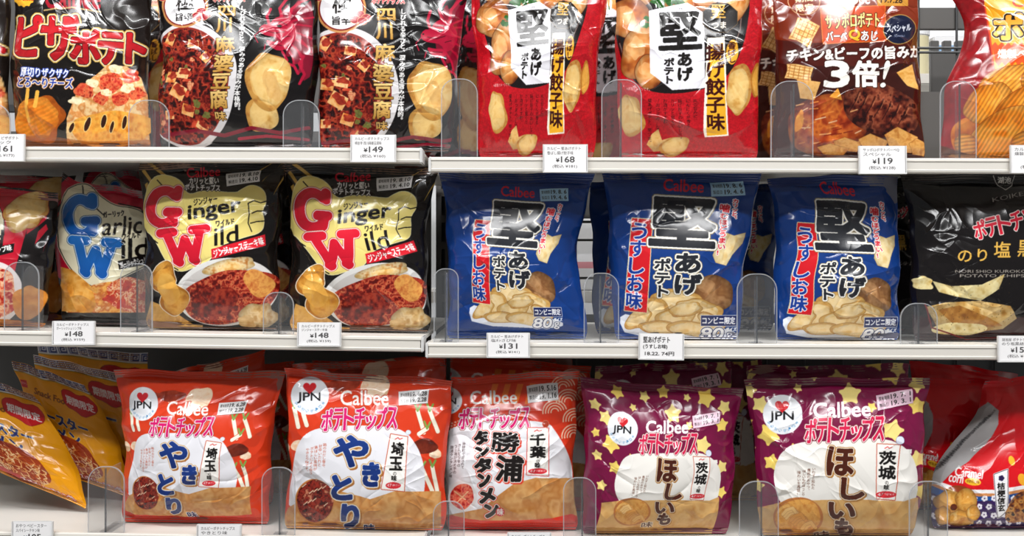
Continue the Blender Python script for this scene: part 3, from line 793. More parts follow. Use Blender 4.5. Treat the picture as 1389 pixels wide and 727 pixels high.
def art_chiba():
    a = Art(590, 488, 802, 728, '#d8391c')
    T = lambda x, y: (580 + x / 2.722, 460 + y / 2.722)
    for cx, cy in ((520, 230), (470, 270), (545, 300), (500, 180), (540, 360)):
        for r in (44, 34, 24, 14):
            p = [T(cx + r * math.cos(t), cy + r * math.sin(t)) for t in np.linspace(3.0, 6.0, 14)]
            a.stroke([p], 1.7, '#f0c4a8')
    for i in range(4):
        a.poly([T(240 + i * 46, 165), T(262 + i * 46, 165), T(240 + i * 46, 240), T(220 + i * 46, 240)], '#e8742c')
    for i in range(30):
        a.ell(*T(70 + (i * 17) % 56, 300 + (i * 29) % 60), 1.6, 1.2, '#e8a890')
    a.poly([T(p, q) for p, q in ((40, 620), (40, 400), (70, 330), (180, 300), (440, 300), (480, 350), (520, 420), (540, 500), (520, 600), (300, 660), (60, 660))], '#e9e8ec', smooth=2)
    a.food(*T(300, 620), 90, 36, ['#c98a4c', '#dba768', '#c27f40', '#d49a5a'], 0, 6, .06, 16, pts=[T(30, 655), T(110, 640), T(200, 622), T(262, 572), T(320, 532), T(400, 512), T(560, 516), T(580, 690), T(30, 700)])
    a.poly([T(60, 640), T(180, 668), T(420, 664), T(570, 640), T(590, 730), T(40, 730)], '#d8301a', smooth=1)
    a.poly([T(-20, 690), T(600, 690), T(600, 740), T(-20, 740)], '#cf2418')
    a.text('Calbee', *T(158, 190), 63, 18, '#f7f3f0', 1.8, rot=-1)
    pote(a, *T(116, 256), 96, 27, -1)
    jpn_badge(a, *T(78, 226), 18)
    a.ell(*T(128, 578), 20, 21, '#e6e0de'); a.food(*T(128, 578), 16, 17, ['#a8141a', '#d84a3a', '#e88a6a', '#b8202a'], 0, 4, .06, 5, contrast=2)
    a.stroke([[T(100, 560), T(140, 590)], [T(110, 600), T(150, 560)]], 1.6, '#f0c090')
    o = ((1.3, '#f6f0ea'), (1.1, '#d8402c'))
    a.text('勝', *T(236, 345), 37, 26, '#1a1412', 1.7, o, rot=4, shadow=(1.5, 1.5, '#d8402c', 2.6)); a.text('浦', *T(255, 432), 35, 33, '#1a1412', 1.7, o, rot=4, shadow=(1.5, 1.5, '#d8402c', 2.6))
    for k, x, y, w, h in (('タ', 175, 340, 46, 46), ('ン', 180, 396, 46, 34), ('タ', 176, 440, 58, 46), ('ン', 190, 494, 40, 44), ('メ', 192, 552, 54, 44), ('ン', 214, 606, 46, 44)):
        a.text(k, *T(x, y), w / 2.72, h / 2.72, '#1a1412', 2.4, ((1.3, '#f6f0ea'), (1.3, '#d8402c')), rot=-10)
    a.ell(*T(268, 634), 6, 6, '#c81a24'); a.text('味', *T(258, 622), 8, 9, W2, .5)
    panel(a, [T(370, 328), T(446, 330), T(446, 505), T(366, 500)], '千葉', 0, 0, '#cf3a34')
    smalltext(a, (('漁師町で愛されて', 36), ('きたピリ辛の', 32), ('ラー油が決め手の', 40), ('勝浦タンタンメン味', 44)), *T(126, 378), 4.6, 5.4, '#3a2a2a', 3)
    a.ell(*T(436, 315), 4.4, 4.8, '#b8442c', outl=((.6, '#f0d8c8'),))
    return a.done()


def art_ibaraki():
    a = Art(996, 488, 1274, 748, '#75103e')
    T = lambda x, y: (990 + x / 2.722, 460 + y / 2.722)
    k = 0
    for x, y, r in ((112, 240, 34), (185, 122, 32), (440, 202, 44), (600, 125, 46), (690, 165, 34), (688, 245, 34), (597, 335, 44), (142, 350, 44), (72, 410, 26), (152, 452, 32), (205, 565, 32), (235, 408, 26), (70, 190, 30), (520, 250, 20), (690, 440, 34), (640, 480, 26), (310, 130, 26), (66, 310, 22), (100, 540, 26), (700, 560, 30), (250, 180, 18), (400, 110, 30), (510, 130, 18)):
        k += 1
        star(a, *T(x, y), r / 2.4, ['#efd169', '#f3dc86'][k % 2], k * 23)
    B = [(160, 470), (196, 400), (270, 376), (360, 376), (560, 360), (650, 396), (690, 470), (690, 570), (660, 640), (210, 640), (160, 560)]
    a.poly([T(*p) for p in B], '#efebe4', smooth=2)
    a.food(*T(400, 690), 110, 44, ['#c98f4c', '#dcae6c', '#cf9a58'], 0, 6, .06, 16, pts=[T(100, 620), T(200, 596), T(460, 590), T(640, 596), T(690, 580), T(690, 790), T(80, 790)])
    a.ell(*T(250, 655), 34, 27, '#b9713a'); a.food(*T(250, 655), 31, 24, ['#c9792c', '#e2a552', '#d08a3a'], 0, 4, .05, 6)
    for i in range(9):
        x, y = T(190 + (i * 31) % 100, 620 + (i * 23) % 76)
        a.stroke([[(x - 5, y + 6), (x, y), (x + 8, y - 3), (x + 12, y + 3)]], 4.2, ['#e8b060', '#f0c27c', '#dc9848'][i % 3], outl=((.6, '#a8602a'),))
    jpn_badge(a, *T(194, 278), 26.5)
    a.text('Calbee', *T(308, 232), 76, 20, '#f7f3f0', 2.0, rot=-2)
    pote(a, *T(275, 292), 108, 33, -3, '#d0204a')
    o = ((1.5, '#f3e6d0'), (1.3, '#b07a3c'))
    for k, x, y, w, h in (('ほ', 360, 400, 92, 100), ('し', 412, 515, 80, 74), ('い', 366, 606, 92, 54), ('も', 388, 664, 62, 58)):
        a.text(k, *T(x, y), w / 2.72, h / 2.72, '#4c1f10', 2.5, o, rot=3, shadow=(1.6, 1.6, '#b07a3c', 2.8))
    a.text('味', *T(312, 708), 20, 12, '#4c1f10', 1.2, ((1.3, '#f3e6d0'),), rot=-8)
    panel(a, [T(542, 386), T(626, 390), T(606, 592), T(538, 586)], '茨城', 0, 0)
    smalltext(a, (('いわずと知れた', 30), ('農民のおやつ、', 32), ('ほしいものほっこり', 36), ('味わいを再現!', 34)), *T(300, 472), 4.8, 6.6, '#5a3020', 2)
    a.ell(*T(625, 372), 5.5, 5.5, '#dfe4f0', outl=((.6, '#3a4a8a'),)); a.rect(*T(638, 405), 11, 6, '#f4f0ea')
    return a.done()


def art_caramel():
    a = Art(1222, 490, 1520, 754, '#d3121c')
    a.poly([(1222, 640), (1262, 648), (1300, 662), (1350, 664), (1360, 662), (1440, 650), (1520, 640), (1520, 754), (1222, 754)], '#ece8e8')
    a.poly([(1222, 646), (1262, 654), (1300, 667), (1350, 669), (1440, 655), (1520, 645), (1520, 754), (1222, 754)], '#c98450')
    a.poly([(1222, 650), (1262, 658), (1300, 672), (1350, 673), (1440, 660), (1520, 649), (1520, 754), (1222, 754)], '#1d4a8e')
    a.poly([(1222, 660), (1262, 668), (1300, 680), (1350, 678), (1440, 668), (1520, 656), (1520, 754), (1222, 754)], '#351c55')
    a.poly([(1336, 544), (1352, 556), (1351, 574), (1334, 602), (1312, 624), (1290, 637), (1276, 652), (1240, 668), (1240, 630), (1296, 590)], '#a9a6a6')
    for i in range(12):
        x, y = 1338 - i * 7.2, 562 + i * 7.6
        for j in range(3):
            a.text(['原材料名', '栄養成分', '内容量', '保存方法'][(i + j) % 4], x - 6 - j * 6 + 4, y - 4 + j * 5, 12, 3, '#3a383a', .1, rot=-48)
    k = np.random.RandomState(2)
    for j in range(8):
        for i in range(22):
            x, y = 1226 + i * 13.5 + (j % 2) * 6.7, 676 + j * 11 + k.uniform(-1.5, 1.5)
            if y < 668:
                continue
            for t in range(5):
                a.ell(x + 2.5 * math.cos(t * 1.257 + i), y + 2.5 * math.sin(t * 1.257 + i), 1.9, 1.9, '#e9e6ee')
            a.ell(x, y, 1.0, 1.0, '#351c55')
    a.text('キャラメルコーン', 1295, 631, 34, 4, W2, .3, rot=6)
    a.text('Caramel', 1292, 634, 39, 12, W2, 1.5, rot=8); a.text('corn', 1284, 644, 19, 9, W2, 1.3, rot=8)
    a.ell(1317, 652, 11.5, 5, '#e8b42c', rot=8); a.text('桔梗信玄餅味', 1308, 650, 18, 4, '#5a2a10', .2, rot=8)
    a.ell(1296, 685, 28, 28, '#8e3c18')
    for x, y, rx, ry, r, s in ((1284, 680, 20, 22, 20, 1), (1308, 678, 18, 20, -20, 2), (1300, 702, 22, 13, 6, 3), (1276, 698, 11, 16, 0, 5), (1318, 695, 11, 13, 0, 6)):
        a.food(x, y, rx * .85, ry * .85, ['#c47a28', '#e2a850', '#d8953c', '#f0c478'], r, s, .14, 8, ((.6, '#7a3812'),), .3)
    a.ell(1290, 686, 5, 4.5, '#5a2410')
    a.poly([(1347, 643), (1365, 636), (1367, 693), (1353, 702)], '#eeecee', ((1, '#1c1a22'), (1, '#e8e4e8')))
    for t in range(5):
        a.ell(1357 + 2.2 * math.cos(t * 1.257), 648 + 2.2 * math.sin(t * 1.257), 2, 2, '#2a1c4a')
    a.vtext('桔梗信玄', 1352, 654, 11, 40, '#15110f', .6, rot=-2)
    a.ell(1370, 624, 4, 7, '#e8b42c', rot=-20); a.ell(1386, 650, 6, 9, '#f0a82c', rot=-30)
    a.food(1384, 690, 22, 18, ['#4a1c10', '#9a5a24', '#c8904a', '#2a1210'], -30, 4, .2, 6, contrast=2)
    return a.done()


def art_label(w, h, lines, bg='#ecebea', ink='#2a2826'):
    a = Art(0, 0, w, h, bg, 5)
    for (t, x, y, tw, th, b) in lines:
        a.text(t, x, y, tw, th, ink, b)
    return a.done()

# ------------------------------------------------------------------ materials
def mat(name, col=(.8, .8, .8), rough=.5, spec=.5, metal=0.0, attr=None, coat=0.0, noise=None):
    m = bpy.data.materials.new(name)
    m.use_nodes = True
    nt = m.node_tree
    b = nt.nodes['Principled BSDF']
    c = C(col) if isinstance(col, str) else np.array(col, np.float32)
    if isinstance(col, str):
        c = np.where(c <= .04045, c / 12.92, ((c + .055) / 1.055) ** 2.4)
    b.inputs['Base Color'].default_value = (*[float(v) for v in c], 1)
    b.inputs['Roughness'].default_value = rough
    b.inputs['Specular IOR Level'].default_value = spec
    b.inputs['Metallic'].default_value = metal
    b.inputs['Coat Weight'].default_value = coat
    b.inputs['Coat Roughness'].default_value = .12
    if attr:
        n = nt.nodes.new('ShaderNodeAttribute'); n.attribute_name = attr
        nt.links.new(n.outputs['Color'], b.inputs['Base Color'])
    if noise:
        tc = nt.nodes.new('ShaderNodeTexCoord')
        t = nt.nodes.new('ShaderNodeTexNoise'); t.inputs['Scale'].default_value = noise[0]; t.inputs['Detail'].default_value = 4
        nt.links.new(tc.outputs['Object'], t.inputs['Vector'])
        bp = nt.nodes.new('ShaderNodeBump'); bp.inputs['Strength'].default_value = noise[1]; bp.inputs['Distance'].default_value = noise[2]
        nt.links.new(t.outputs['Fac'], bp.inputs['Height'])
        nt.links.new(bp.outputs['Normal'], b.inputs['Normal'])
    return m


FILM = mat('printed_film', rough=.17, spec=.5, attr='print', coat=.1)
PAPER = mat('printed_card', rough=.55, spec=.3, attr='print')
ENAMEL = mat('white_enamel', '#d9d4cb', .38, .45, noise=(60, .05, .0005))
BOARD = mat('shelf_board_enamel', '#dcd8d0', .42, .4, noise=(40, .05, .0005))
GREYMETAL = mat('grey_steel', '#5a5856', .45, .5, .3, noise=(80, .05, .0005))
DARKMETAL = mat('dark_steel_wire', '#3f4041', .4, .5, .3, noise=(80, .05, .0005))
HOLDER = mat('tag_holder_plastic', '#d9d8d6', .3, .5, noise=(90, .03, .0003))
SILVER = mat('bag_back_film', '#8d8a88', .35, .5, .4, noise=(90, .2, .001))
WALLM = mat('far_wall_paint', '#d9dadc', .7, .3, noise=(20, .1, .001))
FLOORM = mat('store_floor_tile', '#b9b6b0', .35, .5, noise=(8, .05, .001))
CARTON = mat('white_carton', '#e9e9ea', .5, .4, noise=(50, .05, .0005))
BLUECARD = mat('blue_card', '#8fb4d8', .5, .4, noise=(50, .05, .0005))
PINKCARD = mat('pink_card', '#d9929a', .5, .4, noise=(50, .05, .0005))
CREAM = mat('cream_plastic', '#d9cfa8', .4, .4, noise=(50, .05, .0005))


def clear(name, fac, tint, rough=.12, col=(.30, .31, .32)):
    m = bpy.data.materials.new(name); m.use_nodes = True
    nt = m.node_tree; b = nt.nodes['Principled BSDF']
    b.inputs['Base Color'].default_value = (*col, 1); b.inputs['Roughness'].default_value = rough
    t = nt.nodes.new('ShaderNodeBsdfTransparent'); t.inputs[0].default_value = (*tint, 1)
    fr = nt.nodes.new('ShaderNodeFresnel'); fr.inputs[0].default_value = 1.3
    ad = nt.nodes.new('ShaderNodeMath'); ad.operation = 'ADD'; ad.use_clamp = True; ad.inputs[1].default_value = fac
    ge = nt.nodes.new('ShaderNodeNewGeometry')
    inv = nt.nodes.new('ShaderNodeMath'); inv.operation = 'SUBTRACT'; inv.inputs[0].default_value = 1.0
    mu = nt.nodes.new('ShaderNodeMath'); mu.operation = 'MULTIPLY'
    nt.links.new(ge.outputs['Backfacing'], inv.inputs[1]); nt.links.new(inv.outputs[0], mu.inputs[0]); nt.links.new(fr.outputs[0], mu.inputs[1])
    nt.links.new(mu.outputs[0], ad.inputs[0])
    mx = nt.nodes.new('ShaderNodeMixShader')
    nt.links.new(ad.outputs[0], mx.inputs[0]); nt.links.new(t.outputs[0], mx.inputs[1]); nt.links.new(b.outputs[0], mx.inputs[2])
    nt.links.new(mx.outputs[0], nt.nodes['Material Output'].inputs['Surface'])
    return m


CLEAR = clear('clear_plastic', .05, (.92, .925, .93), .12, (.5, .51, .52))
CLEAR_EDGE = clear('clear_plastic_edge', .30, (.84, .85, .87), .2, (.72, .73, .74))  # paler, denser copy for the edges: their brightness is in the colour
CLEAR_RIB = clear('clear_plastic_rib', .34, (.66, .67, .69), .2, (.18, .185, .19))


# ------------------------------------------------------------------ mesh helpers
def link(name, me, parent=None, mats=()):
    o = bpy.data.objects.new(name, me)
    COL.objects.link(o)
    if parent:
        o.parent = parent
    for m in mats:
        me.materials.append(m)
    return o


def thing(name, label, cat, loc=(0, 0, 0), group=None):
    o = bpy.data.objects.new(name, None)
    o.empty_display_size = .02
    o.location = loc
    COL.objects.link(o)
    tag(o, label, cat, group)
    return o


def tag(o, label, cat, group=None):
    o['label'] = label; o['category'] = cat
    if group:
        o['group'] = group
    return o


def grid_mesh(name, P, colr=None, extra=None, flip=False):
    """P (nv, nu, 3) surface points -> mesh; colr the same grid of sRGB; extra = list of more grids with one colour"""
    V, Q, K = [], [], []
    off = 0
    for G, c in [(P, colr)] + list(extra or []):
        nv, nu = G.shape[:2]
        i = np.arange(nv * nu).reshape(nv, nu) + off
        Q.append(np.stack([i[:-1, :-1], i[:-1, 1:], i[1:, 1:], i[1:, :-1]], -1).reshape(-1, 4))
        V.append(G.reshape(-1, 3)); off += nv * nu
        if c is not None:
            c = np.asarray(c, np.float32)
            K.append(np.broadcast_to(c, G.shape).reshape(-1, 3))
    V = np.concatenate(V).astype(np.float32); Q = np.concatenate(Q).astype(np.int32)
    me = bpy.data.meshes.new(name)
    me.vertices.add(len(V)); me.vertices.foreach_set('co', V.ravel())
    me.loops.add(Q.size); me.loops.foreach_set('vertex_index', Q.ravel())
    me.polygons.add(len(Q)); me.polygons.foreach_set('loop_start', np.arange(0, Q.size, 4, dtype=np.int32))
    me.polygons.foreach_set('use_smooth', np.ones(len(Q), bool))
    if K:
        K = np.concatenate(K)
        at = me.color_attributes.new('print', 'BYTE_COLOR', 'POINT')
        k4 = np.ones((len(K), 4), np.float32); k4[:, :3] = K
        at.data.foreach_set('color_srgb', k4.ravel())
    me.update(calc_edges=True)
    return me


class MB:
    def __init__(s):
        s.v, s.f, s.m = [], [], []

    def box(s, x0, x1, y0, y1, z0, z1, mi=0):
        b = len(s.v)
        s.v += [(x, y, z) for z in (z0, z1) for y in (y0, y1) for x in (x0, x1)]
        for q in ((0, 2, 3, 1), (4, 5, 7, 6), (0, 1, 5, 4), (2, 6, 7, 3), (0, 4, 6, 2), (1, 3, 7, 5)):
            s.f.append([b + i for i in q]); s.m.append(mi)

    def prism(s, prof, axis, a0, a1, mi=0, mcap=None):
        """closed 2-D profile extruded along an axis ('x': profile is (y,z), 'y': (x,z), 'z': (x,y))"""
        b = len(s.v); n = len(prof)
        for a in (a0, a1):
            for p, q in prof:
                s.v.append({'x': (a, p, q), 'y': (p, a, q), 'z': (p, q, a)}[axis])
        s.f.append([b + i for i in range(n)]); s.f.append([b + n + i for i in range(n - 1, -1, -1)])
        s.m += [mi if mcap is None else mcap] * 2
        for i in range(n):
            j = (i + 1) % n
            s.f.append([b + i, b + n + i, b + n + j, b + j]); s.m.append(mi)

    def rod(s, a, b_, r, n=8, mi=0):
        from mathutils import Vector
        a, b_ = Vector(a), Vector(b_)
        d = (b_ - a).normalized(); u = d.orthogonal().normalized(); w = d.cross(u)
        k = len(s.v)
        for p in (a, b_):
            for i in range(n):
                t = 2 * math.pi * i / n
                s.v.append(tuple(p + r * math.cos(t) * u + r * math.sin(t) * w))
        for i in range(n):
            j = (i + 1) % n
            s.f.append([k + i, k + j, k + n + j, k + n + i]); s.m.append(mi)
        s.f.append([k + i for i in range(n - 1, -1, -1)]); s.f.append([k + n + i for i in range(n)]); s.m += [mi, mi]

    def build(s, name, mats, parent=None, bevel=0.0, smooth=False):
        import bmesh
        me = bpy.data.meshes.new(name)
        me.from_pydata(s.v, [], s.f)
        mats = mats if isinstance(mats, (list, tuple)) else [mats]
        for i, p in enumerate(me.polygons):
            p.material_index = s.m[i]
        bm = bmesh.new(); bm.from_mesh(me)
        bmesh.ops.recalc_face_normals(bm, faces=bm.faces)
        if bevel:
            bmesh.ops.bevel(bm, geom=[e for e in bm.edges if e.calc_face_angle(0) > .5], offset=bevel, segments=2, affect='EDGES', clamp_overlap=True)
        bm.to_mesh(me); bm.free()
        o = link(name, me, parent, mats)
        if smooth:
            me.polygons.foreach_set('use_smooth', np.ones(len(me.polygons), bool))
        return o


def wx(px, y=0.0):
    return (px - CX) / F * (D + y)


def wz(py, y=0.0):
    return (CY - py) / F * (D + y)


# ------------------------------------------------------------------ the setting
def structure(o):
    o['kind'] = 'structure'
    return o


m = MB(); m.box(-2.5, 2.5, -2.5, 2.0, -1.27, -1.25); structure(m.build('floor', FLOORM))
m = MB(); m.box(-2.5, 2.5, 1.62, 1.66, -1.25, 1.9); structure(m.build('wall_back', WALLM))

# shelf tops: name -> (px x0, px x1, py at x=0, slope per px)
SHELF = {'TL': (-330, 573, 198.5, .0035), 'TR': (581, 1720, 211.3, .0025), 'ML': (-330, 575, 448.5, .0145),
         'MR': (577, 1720, 462.6, .0038), 'BL': (-330, 577, 721.5, .0145), 'BR': (579, 1720, 734.5, .0025)}


def zs(s, x):
    px = CX + x * F / D
    return wz(SHELF[s][2] + SHELF[s][3] * px)


SHELF_LABEL = {'TL': 'white steel shelf, upper left, under the black sichuan tofu chip bags',
               'TR': 'white steel shelf, upper right, under the red gyoza flavour chip bags',
               'ML': 'white steel shelf, middle left, under the red-lettered ginger chip bags',
               'MR': 'white steel shelf, middle right, under the blue salted chip bags',
               'BL': 'white steel shelf, bottom left, under the orange yakitori chip bags',
               'BR': 'white steel shelf, bottom right, under the purple starred chip bags'}
for s, (a, b, c, k) in SHELF.items():
    x0, x1 = wx(a), wx(b)
    xm = (x0 + x1) / 2; zm = zs(s, xm); L = (x1 - x0) / 2
    t = thing('store_shelf', SHELF_LABEL[s], 'shelf', (xm, 0, zm), 'gondola shelves')
    t.rotation_euler = (0, math.atan2(zs(s, x0) - zs(s, x1), x1 - x0), 0)
    m = MB(); m.box(-L + .001, L - .001, .012, .415, -.006, -.0005)
    m.build('shelf_board', BOARD, t, .001)
    m = MB(); r = .0025                       # rounded price rail with a shallow groove
    m.prism([(.013, -.0165), (.013, 0), (.0015, 0), (0, -.0012), (-.0004, -.0035), (.0006, -.0042), (.0006, -.0128), (-.0004, -.0136), (0, -.0158), (.0015, -.0172)], 'x', -L + .003, L - .003)
    m.build('price_rail', ENAMEL, t)
    for sg in (-1, 1):
        m = MB(); m.box(min(sg * L, sg * (L - .004)), max(sg * L, sg * (L - .004)), -.0006, .03, -.0175, .0003)
        m.build('end_cap', HOLDER, t, .0012)

# slotted uprights at the back, between the two shelf runs and at the far sides
def upright(xc, label):
    t = thing('shelf_upright', label, 'shelf post', (xc, .43, -1.25), 'slotted steel uprights')
    m = MB()
    for x0, x1 in ((-.021, -.0125), (-.0065, -.0015), (.0015, .0065), (.0125, .021)):
        m.box(x0, x1, -.0025, 0, 0, 2.6)
    z = .02
    while z < 2.55:
        for x0, x1 in ((-.0125, -.0065), (.0065, .0125)):
            m.box(x0, x1, -.0025, 0, z, z + .012)
        z += .042
    m.box(-.021, -.019, 0, .03, 0, 2.6); m.box(.019, .021, 0, .03, 0, 2.6); m.box(-.0015, .0015, -.0025, .03, 0, 2.6)
    m.build('post_face', GREYMETAL, t)
    m = MB(); m.box(-.019, .019, .028, .03, 0, 2.6); m.build('post_back', DARKMETAL, t)
    m = MB(); m.box(-.03, .03, -.05, .05, 0, .012); m.build('foot_plate', GREYMETAL, t, .002)


upright(-.1, 'grey slotted steel upright seen between the ginger bags and the first blue bag')

# wire grid back of the right-hand run
t = thing('wire_back', 'dark wire grid back panel seen in the gap left of the orange smoked chip bag', 'wire panel', (.45, .445, -.31), None)
m = MB()
x = -.47
while x < .75:
    m.rod((x, 0, 0), (x, 0, .95), .0019); x += .0613
m.build('upright_wires', DARKMETAL, t)
m = MB()
for z in (.663, .656, .384, .355, .294, .02, .90):
    m.rod((-.5, -.004, z), (.75, -.004, z), .0021)
m.build('cross_wires', DARKMETAL, t)
m = MB(); m.box(-.5, .75, .003, .012, .695, .73); m.build('top_beam', GREYMETAL, t, .001)
m = MB(); m.box(-.5, .75, .006, .010, .48, .595); m.build('kick_panel', GREYMETAL, t, .001)
m = MB(); m.box(-.5, .75, .006, .010, .0, .235); m.build('added_dark_panel', DARKMETAL, t, .001)  # added sheet behind the bottom row, blocks the bright wall to keep it dark
m = MB(); m.box(-.5, .75, .006, .010, .39, .475); m.build('lower_panel', GREYMETAL, t, .001)

# solid back of the left-hand run
t = thing('steel_back', 'dark steel back panel behind the left shelf run', 'back panel', (-.62, .445, -.31))
m = MB(); m.box(-.5, .49, 0, .004, 0, .53); m.box(-.5, .49, 0, .004, .56, .95); m.build('back_sheet', GREYMETAL, t, .001)
m = MB()
for z in (.02, .27, .5, .56, .9):
    m.box(-.5, .49, -.006, 0, z, z + .012)
m.build('stiffener_rail', DARKMETAL, t, .001)

# the shelves of the next aisle, seen through the gaps
t = thing('aisle_shelf', 'white shelf of the next aisle seen through the wire grid', 'shelf', (.55, .98, -1.25))
for z in (.0, .45, .8, 1.18, 1.62, 1.9):
    m = MB(); m.box(-1.0, .9, -.16, .2, z, z + .022); m.build('shelf_board', ENAMEL, t, .002)
for x in (-1.0, .89):
    m = MB(); m.box(x, x + .02, .17, .2, 0, 2.1); m.build('side_post', ENAMEL, t, .002)


def carton(x, y, z, w, d, h, label, band):
    t = thing('carton', label, 'box', (x, y, z), 'cartons in the next aisle')
    m = MB(); m.box(-w / 2, w / 2, -d / 2, d / 2, 0, h); m.build('carton_body', CARTON, t, .002)
    m = MB(); m.box(-w / 2 - .0004, w / 2 + .0004, -d / 2 - .0006, d / 2, h * .62, h * .8); m.build('colour_band', band, t)
    m = MB(); m.box(-w / 2 + .004, w / 2 - .004, -d / 2 + .003, d / 2 - .003, h, h + .002); m.build('lid_flap', CARTON, t, .0008)


carton(.93, .93, .393, .10, .08, .09, 'white carton with a blue band beyond the wire grid, beside the cream canister', BLUECARD)
carton(.99, 1.06, .393, .09, .08, .12, 'taller white carton with a pink band beyond the wire grid', PINKCARD)
carton(.145, .95, -.047, .075, .08, .075, 'white carton with a pink band seen between the first two blue bags', PINKCARD)
carton(.065, .96, -.047, .07, .07, .10, 'white carton with a blue band hidden mostly behind the first blue bag', BLUECARD)
t = thing('canister', 'cream round canister standing beyond the wire grid, upper right gap', 'canister', (.838, .88, .393))
m = MB(); m.prism([(.026 * math.cos(i * math.pi / 16), .026 * math.sin(i * math.pi / 16)) for i in range(32)], 'z', 0, .085); m.build('canister_body', CREAM, t, .001)
m = MB(); m.prism([(.0275 * math.cos(i * math.pi / 16), .0275 * math.sin(i * math.pi / 16)) for i in range(32)], 'z', .085, .1); m.build('canister_lid', CARTON, t, .002)
t = thing('notched_bracket', 'grey notched bracket beyond the wire grid, upper right gap', 'bracket', (.775, .60, .30))
m = MB(); m.box(-.03, .03, 0, .01, -.4, .085)
for x in (-.03, -.008, .014):
    m.box(x, x + .014, 0, .01, .085, .104)
m.build('bracket_plate', GREYMETAL, t, .001)
m = MB(); m.box(-.03, .03, .01, .05, .0, .01); m.build('bracket_arm', DARKMETAL, t, .001)


# ------------------------------------------------------------------ bags
def sm(x):
    return x * x * (3 - 2 * x)


def curve(tab, V):
    if not tab:
        return 0 * V
    t = np.array(sorted(tab)); x = np.linspace(0, 1, 81)
    y = np.interp(x, t[:, 0], t[:, 1])
    yp = np.concatenate([np.full(4, y[0]), y, np.full(4, y[-1])])
    y2 = np.convolve(yp, np.ones(9) / 9, 'valid')
    return np.interp(V, x, y2)


def smooth_surface(p, U, V, back=False):
    (ax, ay), (bx, by), (cx, cy), (dx, dy) = p['q']
    px = ((1 - U) * ax + U * bx) * V + ((1 - U) * dx + U * cx) * (1 - V)
    py = ((1 - U) * ay + U * by) * V + ((1 - U) * dy + U * cy) * (1 - V)
    px = px + (1 - U) * curve(p.get('L'), V) + U * curve(p.get('R'), V)
    sd = p['seed']                             # hand-filled bags never have straight sides
    ev = np.sin(np.pi * np.clip(V, 0, 1)) ** .5
    px = px + ev * ((1 - U) * (1.6 * np.sin(9 * V + sd) + 1.2 * np.sin(21 * V + 2.3 * sd)) + U * (1.6 * np.sin(10 * V + 1.7 * sd) + 1.2 * np.sin(19 * V + 3.1 * sd)))
    py = py + V ** 6 * (1.3 * np.sin(7 * U + sd) + .8 * np.sin(17 * U + 2 * sd))
    px = px + 5.5 * np.exp(-V / .035) * (1 - 2 * U) * np.abs(2 * U - 1) ** 3   # rounded lower corners
    py = py + V ** 3 * curve(p.get('T'), U)
    y = p['y0'] + p.get('lean', .02) * V
    X = wx(px, y); Z = wz(py, y)
    if p.get('stand', True):
        xb = wx((1 - U) * dx + U * cx, p['y0']); zb = wz((1 - U) * dy + U * cy, p['y0'])
        Z = Z + (zs(p['s'], xb) + .0012 - zb) * (1 - V) ** 3
    u = np.abs(2 * U - 1)
    vb, vt = p.get('vb', .04), p.get('vt', .94)
    t = np.clip((V - vb) / (vt - vb), 0, 1)
    pv = np.sin(np.pi * t ** p.get('vp', .85)) ** .62
    h = (1 - u ** 2.5) ** .72 * pv
    B = p.get('bulge', .03)
    Y = y + (B * .7 * h if back else -B * h)
    Y = Y + p.get('yaw', 0.0) * (U - .5)
    # the flat seal waves a little back and forth
    q = p['seed']
    Y = Y + np.clip((V - vt) / (1 - vt), 0, 1) * .006 * np.sin(U * 5.2 + q) + np.clip((vt - .12 - V) / -.12, 0, 1) * .0022 * np.sin(U * 11 + q * 1.7)
    return np.stack([X, Y, Z], -1)


